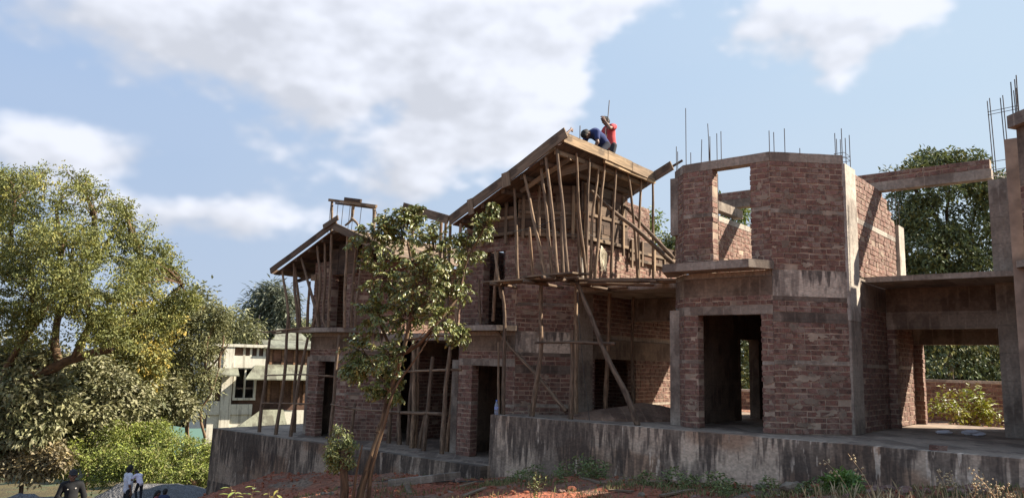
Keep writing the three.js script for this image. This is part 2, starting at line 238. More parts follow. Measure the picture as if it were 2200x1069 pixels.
// one straight wall of layers [y0, y1, kind, tones] with rectangular openings [s0, s1, y0, y1]; the outer face looks to (-dz, dx)
function wall(B, p0, p1, layers, holes = [], o = {}) {
  const t = o.t ?? 0.23, dx = p1[0] - p0[0], dz = p1[1] - p0[1], L = Math.hypot(dx, dz), X = V(dx / L, 0, dz / L), Z = V(-X.z, 0, X.x), base = new THREE.Matrix4().makeBasis(X, V(0, 1, 0), Z).setPosition(p0[0], o.y ?? 0, p0[1]), R = B.R, core = [];
  const cells = (y0, y1, fn) => {
    const ys = [...new Set([y0, y1, ...holes.flatMap((h) => [h[2], h[3]]).filter((y) => y > y0 && y < y1)])].sort((a, b) => a - b);
    for (let i = 0; i + 1 < ys.length; i++) { const ya = ys[i], yb = ys[i + 1], cut = holes.filter((h) => h[2] < yb - 1e-6 && h[3] > ya + 1e-6).map((h) => [h[0], h[1]]).sort((a, b) => a[0] - b[0]); let s = 0; for (const [c0, c1] of [...cut, [L, L]]) { if (c0 - s > 0.02) fn(s, c0, ya, yb); s = Math.max(s, c1); } }
  };
  const bandParts = {};
  for (const [y0, y1, kind, tones] of layers) {
    if (kind === 'brick') {
      cells(y0, y1, (s0, s1, ya, yb) => core.push([s0, s1, ya, yb]));
      const n = Math.max(1, Math.round((y1 - y0) / 0.1)), ch = (y1 - y0) / n;
      for (let c = 0; c < n; c++) {
        const ya = y0 + c * ch, ym = ya + ch / 2, cut = holes.filter((h) => h[2] < ym && h[3] > ym).map((h) => [h[0], h[1]]).sort((a, b) => a[0] - b[0]); let s = 0; const runs = []; for (const [c0, c1] of [...cut, [L, L]]) { if (c0 - s > 0.03) runs.push([s, c0, s > 0, c0 < L - 0.01]); s = Math.max(s, c1); }
        for (const [r0, r1, openL, openR] of runs) {
          let x = r0 + (c % 2 ? -0.12 : 0) - R() * 0.02;
          while (x < r1 - 0.03) {
            const bl = (R() < 0.12 ? 0.115 : 0.232) * (0.95 + R() * 0.1); let a0 = Math.max(x + 0.009, r0 + 0.002), a1 = Math.min(x + bl - 0.009, r1 - 0.002); x += bl; if (a1 - a0 < 0.035) continue;
            const eL = openL && a0 - r0 < 0.05, eR = openR && r1 - a1 < 0.05, deep = eL || eR; if (eL) a0 -= 0.004 + R() * 0.016; if (eR) a1 += 0.004 + R() * 0.016;
            if (R() < (o.miss ?? 0.012)) continue;
            const proud = 0.003 + R() * 0.011, depth = deep ? t - 0.01 : 0.06, hh = ch - 0.017 - R() * 0.009;
            const m = new THREE.Matrix4().compose(V((a0 + a1) / 2, ym + (R() - 0.5) * 0.012 + 0.008 * PN.noise(x * 0.9, ym * 3, p0[1]), proud - depth / 2), new THREE.Quaternion().setFromEuler(new THREE.Euler((R() - 0.5) * 0.03, (R() - 0.5) * 0.03, (R() - 0.5) * 0.05)), V(a1 - a0, hh, depth));
            const pal = tones || [0, 1, 2, 3, 5, 7, 9]; const clump = PN.noise((p0[0] + X.x * x) * 1.7 + 3, ym * 1.9, (p0[1] + X.z * x) * 1.7);
            let tn = pal[Math.floor(R() * pal.length)]; if (clump > 0.22 && R() < 0.55) tn = R() < 0.5 ? 6 : 8;
            B.list.push({ matrix: new THREE.Matrix4().multiplyMatrices(base, m), tone: tn, k: Math.floor(R() * 16), area: (a1 - a0) * hh, n: Z.clone() });
          }
        }
      }
    } else {
      const [nm, mt] = { concrete: ['concrete_band', M.concrete], pale: ['concrete_band', M.paleConcrete], streak: ['edge_beam', M.streakBand], plaster: ['plastered_beam', M.brownPlaster], dark: ['stained_course', M.darkStain] }[kind], pr = { concrete: 0.010, pale: 0.011, streak: 0.012, plaster: 0.005, dark: 0.008 }[kind];
      cells(y0, y1, (s0, s1, ya, yb) => { const g = box(s0, s1, ya, yb, -t, pr, kind === 'concrete' || kind === 'dark' ? 0.006 : 0); g.applyMatrix4(base); part(B.g, nm, g, mt); });
    }
  }
  const grp = core.map((_, i) => i), find = (i) => (grp[i] === i ? i : find(grp[i]));
  for (let i = 0; i < core.length; i++) for (let j = 0; j < i; j++) { const A = core[i], D = core[j], os = Math.min(A[1], D[1]) - Math.max(A[0], D[0]), oy = Math.min(A[3], D[3]) - Math.max(A[2], D[2]); if ((os > 0.01 && oy > -0.001) || (oy > 0.01 && os > -0.001)) grp[find(i)] = find(j); }
  for (const r of new Set(core.map((_, i) => find(i)))) { const g = mergeGeometries(core.filter((_, i) => find(i) === r).map((c) => box(c[0], c[1], c[2], c[3], -t, -0.002))); g.applyMatrix4(base); part(B.g, o.name || 'wall', g, M.mortar); }
}
M.streakBand = std({ map: T.streak.clone(), bumpMap: T.concreteBump, bumpScale: 0.006, color: rgb(1.15, 1.12, 1.08) }); M.streakBand.map.repeat.set(0.09, 0.9); M.streakBand.map.needsUpdate = true;
M.darkStain = std({ map: T.concrete, bumpMap: T.concreteBump, bumpScale: 0.012, color: rgb(0.52, 0.44, 0.39) });
// smears of cement left on a wall: irregular thin pats proud of the bricks
const smearMats = [[0.60, 0.55, 0.50], [0.48, 0.43, 0.39], [0.72, 0.67, 0.61]].map((c) => std({ map: T.mortar, color: rgb(...c), bumpMap: T.concreteBump, bumpScale: 0.01, roughness: 1 }));
function smears(B, p0, p1, n, y0, y1, seed) {
  const R = rng(seed), dx = p1[0] - p0[0], dz = p1[1] - p0[1], L = Math.hypot(dx, dz), X = V(dx / L, 0, dz / L), base = new THREE.Matrix4().makeBasis(X, V(0, 1, 0), V(-X.z, 0, X.x)).setPosition(p0[0], 0, p0[1]);
  for (let k = 0; k < n; k++) {
    const rx = 0.04 + R() * R() * 0.2, ry = 0.02 + R() * 0.06, s = lerp(rx, L - rx, R()), y = lerp(y0, y1, R()), N = 20, ph = R() * 9, sh2 = new THREE.Shape();
    for (let i = 0; i < N; i++) { const a = i / N * 6.283, r = 1 + 0.75 * PN.noise(Math.cos(a) * 1.7 + ph, Math.sin(a) * 1.7, ph) + (R() - 0.5) * 0.3; const x = s + Math.cos(a) * rx * r, yy = y + Math.sin(a) * ry * r; i ? sh2.lineTo(clamp(x, 0.01, L - 0.01), yy) : sh2.moveTo(clamp(x, 0.01, L - 0.01), yy); }
    const g = metric(new THREE.ExtrudeGeometry(sh2, { depth: 0.02 + R() * 0.004, bevelEnabled: false })); g.translate(0, 0, -0.01); g.applyMatrix4(base); part(B.g, 'cement_smear', g, smearMats[Math.floor(R() * 3)]);
  }
}
const LOW = [0, 1, 2, 0, 5, 9, 3, 7], UP = [4, 6, 9, 6, 4, 5, 8], SMEAR = [6, 4, 9, 6, 8, 5];
function rebars(g, list, r = 0.008) { for (const [a, b, y0, y1, da = 0, db = 0] of list) part(g, 'rebar', rod(V(a, y0, -b), V(a + da, y1, -b - db), r, 5), M.steel); }
// a canopy slab with a plan outline in (a, b)
const slab = (g, name, ab, y0, y1, mat = M.concrete) => part(g, name, prism(ab.map(([a, b]) => [a, -b]), y0, y1), mat);

const LOWER = [[0, 1.18, 'brick', LOW], [1.18, 1.24, 'concrete'], [1.24, 2.08, 'brick', LOW], [2.08, 2.24, 'concrete'], [2.24, 2.42, 'brick', LOW], [2.42, 2.76, 'plaster']];
const LOWER_CH = [[0, 1.2, 'brick', LOW], [1.2, 1.27, 'concrete'], [1.27, 1.94, 'brick', LOW], [1.94, 2.12, 'dark'], [2.12, 2.32, 'brick', [3, 7, 7, 6]], [2.32, 2.4, 'dark'], [2.4, 2.87, 'streak']];
const UPPER = [[2.87, 3.9, 'brick', [0, 1, 3, 7, 9, 5]], [3.9, 3.97, 'concrete'], [3.97, 4.86, 'brick', UP], [4.86, 5.03, 'concrete']];
// the closed ground-floor room of a house: party walls, rear wall and ceiling slab
function room(g, B, o = {}) {
  wall(B, [-2.1, -0.38], [-1.72, 0], o.chLow || LOWER, [], { name: 'wall' });
  wall(B, [-1.72, 0], [0, 0], LOWER, [[o.d0 ?? 0.27, o.d1 ?? 1.51, -0.1, 2.08]]);
  wall(B, [0, 0], [0.99, -0.99], o.damp ? LOWER_CH.map((l) => (l[2] === 'brick' ? [l[0], l[1], 'brick', [3, 7, 1, 7]] : l)) : LOWER_CH);
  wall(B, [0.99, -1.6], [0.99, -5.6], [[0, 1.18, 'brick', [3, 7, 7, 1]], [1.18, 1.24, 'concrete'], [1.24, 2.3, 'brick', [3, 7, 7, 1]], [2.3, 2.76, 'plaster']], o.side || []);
  const lw = o.leftHole; // left wall seen from inside
  wall(B, [-1.9, -0.45], [-1.9, -5.6], [[0, 2.76, 'plaster']], lw ? [lw] : []);
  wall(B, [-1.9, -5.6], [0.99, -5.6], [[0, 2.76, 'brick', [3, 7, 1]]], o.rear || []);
  slab(g, 'ceiling_slab', [[-2.12, 0.42], [-1.72, 0.02], [-0.01, 0.02], [0.97, 1.0], [0.97, 5.8], [-2.12, 5.8]], 2.765, 2.868, M.concrete);
  // pilaster on the left canted side and the column at the right corner
  part(g, 'column', box(-2.15, -1.94, 0, 2.2, -0.52, -0.21), M.concrete);
}

// ---------------------------------------------------------------- house without a roof (two storeys of raw brick)
{
  const g = siteGroup('brick_house', 0, 0, 0, 'roofless brick house with eight-sided bay, open doorway and rebar sticking up', 'building', 'unfinished brick houses'), B = new Bricks(g, 11);
  room(g, B, { leftHole: [2.5, 3.5, -0.1, 1.75], side: [[1.75, 3.9, -1, 0.02]] });
  // canopy over the doorway
  slab(g, 'door_canopy', [[-2.28, 0.35], [-1.92, -0.5], [-0.22, -0.5], [0.03, -0.06], [0.03, 0.02], [-1.72, 0.02], [-2.1, 0.4]], 2.872, 3.02, M.concrete);
  // upper storey
  const winL = 0.60, winR = 1.36;
  wall(B, [-2.1, -0.38], [-1.72, 0], [[3.02, 3.9, 'brick', LOW], [3.9, 4.86, 'brick', UP], [4.86, 5.03, 'concrete']]);
  wall(B, [-1.72, 0], [0, 0], [[3.02, 3.95, 'brick', [0, 1, 3, 7, 9, 5]], [3.95, 4.02, 'concrete'], [4.02, 4.86, 'brick', UP], [4.86, 5.03, 'concrete']], [[winL, winR, 3.0, 4.862]]);
  wall(B, [0, 0], [0.99, -0.99], UPPER);
  part(g, 'column', box(-2.14, -1.96, 3.7, 4.86, -0.5, -0.24), M.concrete);
  part(g, 'corner_column', box(0.74, 1.028, 2.0, 4.87, -1.6, -0.97), M.paleConcrete);
  part(g, 'corner_column', box(0.74, 1.022, 0, 2.0, -1.6, -0.975), M.concrete);
  wall(B, [0.99, -1.6], [0.99, -4.45], [[2.87, 3.88, 'brick', [0, 2, 5, 9, 1]], [3.88, 3.98, 'pale'], [3.98, 4.82, 'brick', [2, 6, 4, 9, 0]]], [[1.98, 2.3, 4.68, 5], [2.3, 2.6, 4.5, 5], [2.6, 2.9, 4.34, 5]]);
  part(g, 'rear_column', box(0.72, 1.06, 2.87, 4.26, -4.95, -4.5), M.paleConcrete);
  // left party wall (inner face seen through the window opening) and rear wall of the upper storey
  wall(B, [-1.93, -1.5], [-1.93, -5.4], [[2.87, 4.25, 'brick', [2, 6, 9, 4]], [4.25, 4.37, 'pale']], [[0, 0.5, 3.5, 4.4]]);
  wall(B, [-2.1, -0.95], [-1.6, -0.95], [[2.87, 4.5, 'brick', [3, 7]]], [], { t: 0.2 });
  // cross beam with one course of bricks on it
  part(g, 'cross_beam', box(-2.9, 3.0, 4.80, 4.985, -3.55, -3.32, 0.005), M.concrete);
  part(g, 'cross_beam', box(-2.12, -1.93, 4.5, 4.70, -3.3, -0.5, 0.005), M.concrete);
  wall(B, [-2.9, -3.34], [2.98, -3.34], [[4.987, 5.18, 'brick', [0, 1, 9, 5]]], [], { t: 0.2, name: 'beam_course' });
  rebars(g, [[-1.68, 0.04, 5.02, 6.2], [-2.0, 0.3, 5.0, 5.42], [-2.06, 0.36, 5.0, 5.55], [-1.62, 0.12, 5.02, 5.3], [-1.44, 0.2, 5, 5.55, .02], [-1.32, 0.3, 5, 5.5], [-1.25, .2, 5, 5.85, -.04, 0], [-1.2, 0.1, 5, 5.55], [-1.08, 0.15, 5, 5.6], [-0.98, 0.12, 4.86, 5.62], [-0.02, 0.08, 5.02, 5.45], [0.05, 0.12, 5.02, 5.42], [0.22, 0.2, 5.02, 5.48], [0.42, 0.4, 5.02, 5.12]]);
  rebars(g, [[0.84, 1.08, 4.86, 5.5], [0.9, 1.2, 4.86, 5.4], [0.96, 1.3, 4.86, 5.44], [0.97, 1.05, 4.86, 5.56], [1.0, 1.42, 4.86, 5.52], [0.8, 1.3, 4.86, 5.45]]);
  for (const y of [5.02, 5.1]) { const q = [[0.82, 1.06], [1.0, 1.06], [1.0, 1.44], [0.82, 1.44]]; q.forEach((p, i) => { const n = q[(i + 1) % 4]; part(g, 'rebar_tie', rod(V(p[0], y, -p[1]), V(n[0], y, -n[1]), 0.006, 4), M.steel); }); }
  rebars(g, [[-1.86, 1.75, 4.3, 5.3], [-1.86, 1.85, 4.3, 5.25], [0.8, 4.6, 4.26, 4.9], [0.9, 4.7, 4.26, 4.95], [1.0, 4.85, 4.26, 4.85], [1.0, 4.6, 4.26, 4.95], [0.8, 4.85, 4.26, 4.9]]);
  // the recessed porch on the right: rear wall with a wide opening, canopy, second frame behind
  const lo = [[0, 1.96, 'brick', [1, 3, 7, 0]], [1.96, 2.3, 'concrete'], [2.3, 2.77, 'plaster']];
  wall(B, [1.0, -3.42], [3.3, -3.42], lo, [[0.14, 1.97, -1, 1.96]]);
  part(g, 'porch_column', box(2.97, 3.3, 0, 2.77, -3.42, -3.08), M.concrete);
  part(g, 'porch_column', box(2.96, 3.29, 2.87, 4.72, -3.42, -3.1), M.concrete);
  slab(g, 'porch_canopy', [[1.03, 1.95], [3.6, 1.95], [3.6, 6.5], [1.03, 6.5]], 2.77, 2.87, M.concrete);
  wall(B, [0.99, -5.6], [3.6, -5.6], [[0, 1.73, 'brick', [2, 9, 0]], [1.73, 2.77, 'concrete']], [[0.16, 1.75, -1, 1.73]], { t: 0.2 });
  // slab over the court between this house and its neighbour
  slab(g, 'court_slab', [[-4.86, 1.05], [-2.14, 1.05], [-2.14, 6.85], [-4.86, 6.85]], 2.74, 2.86, M.concrete);
  part(g, 'court_beam', box(-4.88, -2.15, 2.2, 2.738, -3.5, -3.28), M.concrete);
  smears(B, [0, 0], [0.99, -0.99], 30, 0.1, 1.9, 811); smears(B, [0, 0], [0.99, -0.99], 16, 2.95, 4.8, 812); smears(B, [-1.72, 0], [-1.45, 0], 8, 0.1, 1.9, 813); smears(B, [-0.2, 0], [0, 0], 6, 0.1, 2.0, 814); smears(B, [-0.36, 0], [0, 0], 6, 3.1, 4.8, 815); smears(B, [0.99, -1.6], [0.99, -3.5], 14, 3.0, 4.7, 816);
  B.finish(300);
}
// ---------------------------------------------------------------- middle house (walls up, roof being formed)
{
  const g = siteGroup('brick_house', -5.9, 0, -1.05, 'middle brick house under timber shuttering and a high tilted plank roof', 'building', 'unfinished brick houses'), B = new Bricks(g, 23);
  room(g, B, { damp: true, d0: 0.42, d1: 1.46, side: [[0.1, 1.95, -0.2, 2.3]] });
  slab(g, 'door_canopy', [[-2.28, 0.35], [-1.9, -0.42], [-0.22, -0.42], [0.05, -0.06], [0.05, 0.02], [-1.72, 0.02], [-2.1, 0.4]], 2.872, 2.99, M.concrete);
  part(g, 'corner_column', box(0.75, 1.02, 0, 3.8, -1.58, -0.98), M.concrete);
  part(g, 'corner_column', box(0.75, 1.02, 3.8, 4.6, -1.3, -0.98), M.paleConcrete);
  const up = [[2.87, 3.45, 'brick', [0, 1, 3, 7]], [3.45, 3.52, 'concrete'], [3.52, 5.02, 'brick', SMEAR]];
  wall(B, [-2.1, -0.38], [-1.72, 0], [[2.99, 5.0, 'brick', [3, 7, 6]]]);
  wall(B, [-1.72, 0], [0, 0], [[2.99, 5.02, 'brick', [4, 6, 3, 7]]], [[0.68, 1.36, 2.95, 4.75]]);
  wall(B, [0, 0], [0.99, -0.99], up);
  wall(B, [0.99, -1.3], [0.99, -6.3], [[2.87, 3.9, 'brick', [3, 7, 1]], [3.9, 5.0, 'brick', [2, 6, 9, 4, 0]]]);
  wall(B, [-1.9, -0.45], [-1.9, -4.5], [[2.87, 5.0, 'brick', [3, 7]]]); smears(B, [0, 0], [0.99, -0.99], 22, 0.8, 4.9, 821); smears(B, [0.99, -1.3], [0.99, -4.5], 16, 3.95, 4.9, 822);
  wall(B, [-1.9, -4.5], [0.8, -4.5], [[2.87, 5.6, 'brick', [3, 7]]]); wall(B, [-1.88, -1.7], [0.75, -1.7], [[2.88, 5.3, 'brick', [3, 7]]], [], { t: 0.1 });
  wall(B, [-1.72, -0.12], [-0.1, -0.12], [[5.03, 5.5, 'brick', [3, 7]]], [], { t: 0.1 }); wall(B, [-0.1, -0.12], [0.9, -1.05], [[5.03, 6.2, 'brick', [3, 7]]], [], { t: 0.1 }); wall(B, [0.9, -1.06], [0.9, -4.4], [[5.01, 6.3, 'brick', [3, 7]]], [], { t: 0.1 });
  B.finish(300);
}
// ---------------------------------------------------------------- end house (gabled roof)
{
  const g = siteGroup('brick_house', -11.8, 0, -1.05, 'end brick house under a gabled plank roof beside the terrace end', 'building', 'unfinished brick houses'), B = new Bricks(g, 37);
  room(g, B, { damp: true, d0: 0.42, d1: 1.2 });
  slab(g, 'door_canopy', [[-2.5, 0.4], [-2.3, -0.5], [0.1, -0.5], [0.9, 0.35], [0.75, 0.75], [-1.72, 0.02], [-2.1, 0.4]], 2.872, 2.99, M.concrete);
  const up = [[2.99, 4.9, 'brick', [4, 6, 3, 7, 9]]];
  wall(B, [-2.1, -0.38], [-1.72, 0], up);
  wall(B, [-1.72, 0], [0, 0], up, [[0.82, 1.5, 2.95, 4.5]]);
  wall(B, [0, 0], [0.99, -0.99], up);
  wall(B, [0.99, -0.99], [0.99, -5.6], [[2.87, 4.9, 'brick', [4, 6, 3]]]);
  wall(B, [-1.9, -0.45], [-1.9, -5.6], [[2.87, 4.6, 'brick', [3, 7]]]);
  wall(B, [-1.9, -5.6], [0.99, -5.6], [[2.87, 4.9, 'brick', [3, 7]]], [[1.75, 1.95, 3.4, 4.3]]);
  for (const [x, m] of [[-1.05, 0], [-0.62, 1], [-0.2, 2]]) part(g, 'gable_panel', box(x, x + 0.41, 4.5, 5.42 - Math.abs(x + 0.3) * 0.25, 0.008, 0.035), darkWood[m]);
  // ground-floor side room wall and the back of the porch between this house and the middle one
    wall(B, [1.0, -5.8], [3.9, -5.8], [[0, 2.76, 'brick', [3, 7]]]);
  slab(g, 'porch_canopy', [[1.02, 0.35], [3.75, 0.35], [3.75, 6], [1.02, 6]], 2.68, 2.86, M.concrete);
  B.finish(300);
}
// ---------------------------------------------------------------- house at the right end (only its canted corner shows)
{
  const g = siteGroup('brick_house', 5.9, 0, 0, 'brick house corner with concrete cap slab and tall rebar beside the porch column', 'building', 'unfinished brick houses'), B = new Bricks(g, 41);
  const ch = [[0, 1.2, 'brick', LOW], [1.2, 1.27, 'concrete'], [1.27, 2.3, 'brick', LOW], [2.3, 2.87, 'streak'], [2.87, 3.98, 'brick', [1, 3, 0, 7]], [3.98, 4.9, 'plaster']];
  wall(B, [-2.14, -0.42], [-1.72, 0], ch);
  wall(B, [-1.72, 0], [0, 0], [...LOWER, ...UPPER], [[0.35, 1.5, -1, 2.08], [0.62, 1.35, 2.95, 4.86]]);
  wall(B, [0, 0], [0.99, -0.99], [...LOWER_CH, ...UPPER]);
  wall(B, [0.99, -0.99], [0.99, -5.6], [[0, 4.85, 'brick', LOW]]);
  wall(B, [-2.13, -0.8], [-2.13, -5.6], [[0, 4.85, 'brick', LOW]]);
  wall(B, [-2.13, -5.6], [0.99, -5.6], [[0, 4.85, 'brick', LOW]]);
  slab(g, 'ceiling_slab', [[-2.3, 0.7], [-1.68, 0.05], [-0.04, 0.05], [0.95, 1.04], [0.95, 5.8], [-2.3, 5.8]], 2.762, 2.862);
  slab(g, 'cap_slab', [[-2.25, 0.36], [-1.78, -0.1], [0.05, -0.1], [0.1, 0.1], [-1.72, 0.25], [-2.1, 0.62]], 4.902, 5.1);
  rebars(g, [[-2.2, 0.7, 5.09, 5.75], [-2.15, 0.75, 5.09, 5.8], [-2.1, 0.5, 5.09, 5.78], [-2.0, .5, 5.09, 5.5]], 0.009);
  const cage = [[-2.84, 3.2], [-2.8, 3.2], [-2.62, 3.15], [-2.58, 3.17], [-2.4, 3.15], [-2.36, 3.18]];
  rebars(g, cage.map(([a, b], i) => [a, b, 4.7, 6.28 + (i % 2) * 0.05 + (i > 3 ? .1 : 0), -0.03, 0]), 0.009);
  for (const y of [4.92, 5.08, 6.0, 6.06]) part(g, 'rebar_tie', rod(V(-2.85 - (y - 4.7) * 0.02, y, -3.19), V(-2.34 - (y - 4.7) * 0.02, y + 0.02, -3.16), 0.006, 4), M.steel);
  for (let k = 0; k < 7; k++) part(g, 'rebar_tie', rod(V(-2.9 + k * 0.06, 4.75 + (k % 3) * 0.04, -3.05), V(-2.75 + k * 0.06, 4.85 - (k % 2) * 0.08, -3.3), 0.006, 4), M.steel);
  B.finish(120);
}
// ---------------------------------------------------------------- plinth terraces
function facing(pA, pB, yTop, yBot, lean, thick) {   // a cement-rendered retaining face, texture v over the full height
  const n = 24, L = pA.distanceTo(pB), d = pB.clone().sub(pA).normalize(), out = V(-d.z, 0, d.x), pos = [], uv = [], idx = [], rows = 7;
  for (let s = 0; s < 2; s++) for (let j = 0; j <= rows; j++) for (let i = 0; i <= n; i++) {
    const t = i / n, v = j / rows, p = pA.clone().lerp(pB, t), w = s ? -thick : (1 - v) * lean + 0.012 * PN.noise(t * L * 1.7, v * 3, L) + 0.008 * PN.noise(t * L * 5, v * 8, 3);
    p.addScaledVector(out, w); const ty = typeof yTop === 'function' ? yTop(t) : yTop; pos.push(p.x, lerp(yBot, ty, v) + (v === 1 ? 0.008 * PN.noise(t * L * 3, 1, 7) : 0), p.z); uv.push(t * L / 11, 1 - (1 - v) * (ty - yBot) / 1.5);
  }
  const N = n + 1, off = N * (rows + 1), q = (A, B, Cc, D) => idx.push(A, B, Cc, B, D, Cc);
  for (let j = 0; j < rows; j++) for (let i = 0; i < n; i++) { const A = j * N + i; q(A, A + 1, A + N, A + N + 1); q(off + A + 1, off + A, off + A + N + 1, off + A + N); }
  for (let i = 0; i < n; i++) { const A = rows * N + i; q(A, A + 1, off + A, off + A + 1); }
  for (let j = 0; j < rows; j++) { const A = j * N, E = A + n; q(off + A, A, off + A + N, A + N); q(E, off + E, E + N, off + E + N); }
  const g = new THREE.BufferGeometry(); g.setAttribute('position', new THREE.Float32BufferAttribute(pos, 3)); g.setAttribute('uv', new THREE.Float32BufferAttribute(uv, 2)); g.setIndex(idx); const h = g.toNonIndexed(); h.computeVertexNormals(); return h;
}
const slabAB = (ab, y0, y1) => prism(ab.map(([a, b]) => { const p = G(a, b); return [p.x, p.z]; }), y0, y1);
{
  const t = top(new THREE.Group(), 'plinth_terrace', 'upper raised terrace with streaked cement face in front of the roofless house', 'terrace', 'plinth terraces');
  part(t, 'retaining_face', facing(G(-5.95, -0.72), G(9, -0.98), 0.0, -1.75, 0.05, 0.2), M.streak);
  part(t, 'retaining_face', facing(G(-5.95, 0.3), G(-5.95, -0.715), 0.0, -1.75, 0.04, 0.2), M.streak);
  part(t, 'floor_slab', slabAB([[-5.75, -0.5], [9, -0.76], [9, 6.2], [-4.93, 6.2], [-4.93, 0.85], [-5.75, 0.03]], -0.3, -0.004), M.floor);
}
{
  const t = top(new THREE.Group(), 'plinth_terrace', 'lower long raised terrace with dark streaked face and square left end', 'terrace', 'plinth terraces');
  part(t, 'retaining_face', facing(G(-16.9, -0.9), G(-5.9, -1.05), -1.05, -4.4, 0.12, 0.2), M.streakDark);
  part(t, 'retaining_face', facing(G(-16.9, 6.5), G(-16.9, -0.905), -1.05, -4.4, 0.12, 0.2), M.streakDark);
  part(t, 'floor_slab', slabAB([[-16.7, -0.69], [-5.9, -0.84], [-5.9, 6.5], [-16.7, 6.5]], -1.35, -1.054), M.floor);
}
{ // low brick boundary wall behind the houses
  const g = siteGroup('boundary_wall', 0, 0, 0, 'low plastered brick boundary wall behind the roofless house', 'wall'), B = new Bricks(g, 51);
  wall(B, [-1.5, -9.5], [12, -9.5], [[-0.6, 0.88, 'brick', [3, 7, 1, 3]], [0.88, 0.95, 'pale']]); wall(B, [-9, -9.5], [-1.51, -9.5], [[-0.8, 0.42, 'brick', [3, 7, 1, 9]], [0.42, 0.49, 'pale']]); B.finish(120);
}

// ---------------------------------------------------------------- timber: roof forms, shuttering, poles, planks
const UPV = V(0, 1, 0);
const bd = (p, q, w, t, side) => board(G(...p), G(...q), w, t, side);
const pick = (R, l) => l[Math.floor(R() * l.length)];
{ // high tilted roof form over the middle house
  const g = top(new THREE.Group(), 'roof_formwork', 'high tilted plank roof form on leaning poles over the middle house', 'formwork', 'roof forms'), R = rng(61);
  const y = (a) => 4.5 + (a + 7.44) * 0.4545;
  for (let k = 0; k < 19; k++) { const b = -0.6 + k * 0.2, j = R() * 0.02; part(g, 'deck_plank', bd([-7.42, b + 0.1, y(-7.42) - 0.2 - j], [-4.2, b + 0.1, y(-4.2) - 0.2 - j], 0.192, 0.03, DB), pick(R, darkWood)); }
  for (const a of [-7.1, -6.5, -5.9, -5.35, -4.8, -4.42]) part(g, 'joist', bd([a, -0.58, y(a) - 0.275], [a, 3.2, y(a) - 0.275], 0.1, 0.09, UPV), pick(R, a > -4.5 ? woodTone : darkWood));
  part(g, 'joist', bd([-5.6, -0.3, y(-5.6) - 0.4], [-4.35, -0.15, y(-4.35) - 0.36], 0.1, 0.05, UPV), woodTone[2]);
  part(g, 'joist', bd([-4.75, 0.0, y(-4.75) - 0.4], [-4.35, 0.5, y(-4.35) - 0.36], 0.2, 0.03, UPV), woodTone[1]);
  // rake boards along the front, spliced with cleats
  part(g, 'rake_board', bd([-7.46, -0.68, y(-7.46) - 0.1], [-5.72, -0.68, y(-5.72) - 0.12], 0.22, 0.035, UPV), woodTone[1]);
  part(g, 'rake_board', bd([-5.70, -0.685, y(-5.7) - 0.11], [-4.08, -0.7, y(-4.08) - 0.08], 0.24, 0.035, UPV), woodTone[4]);
  part(g, 'rake_cleat', bd([-5.72, -0.725, y(-5.72) + 0.02], [-5.66, -0.725, y(-5.7) - 0.32], 0.22, 0.025, DA), woodTone[0]);
  part(g, 'rake_cleat', bd([-6.78, -0.722, y(-6.78) + 0.02], [-6.7, -0.722, y(-6.75) - 0.36], 0.16, 0.025, DA), woodTone[0]);
  // boards of the high edge
  part(g, 'edge_board', bd([-4.16, -0.66, 5.87], [-4.16, 1.02, 5.84], 0.22, 0.04, UPV), paleWood[1]);
  part(g, 'edge_board', bd([-4.155, 1.03, 5.85], [-4.16, 2.1, 5.82], 0.23, 0.04, UPV), paleWood[1]);
  part(g, 'edge_board', bd([-4.16, 2.11, 5.81], [-4.17, 3.2, 5.79], 0.22, 0.04, UPV), woodTone[0]);
  part(g, 'edge_bearer', bd([-4.2, 0.95, 5.70], [-4.2, 3.25, 5.66], 0.08, 0.06, UPV), paleWood[2]);
  part(g, 'rear_rake_board', bd([-7.4, 3.28, y(-7.4) - 0.1], [-3.72, 3.28, y(-3.72) - 0.16], 0.24, 0.04, UPV), woodTone[1]);
  part(g, 'rear_batten', bd([-4.25, 3.36, 5.82], [-3.55, 3.5, 6.18], 0.05, 0.04, UPV), darkWood[1]);
  // valley board running up to the left on its own props
  part(g, 'valley_board', bd([-9.06, -0.7, 4.9], [-7.47, -0.7, 4.41], 0.21, 0.05, UPV), woodTone[4]);
  part(g, 'prop_head', bd([-8.92, -0.66, 4.76], [-8.7, -0.66, 4.70], 0.1, 0.04, DB), darkWood[0]);
}
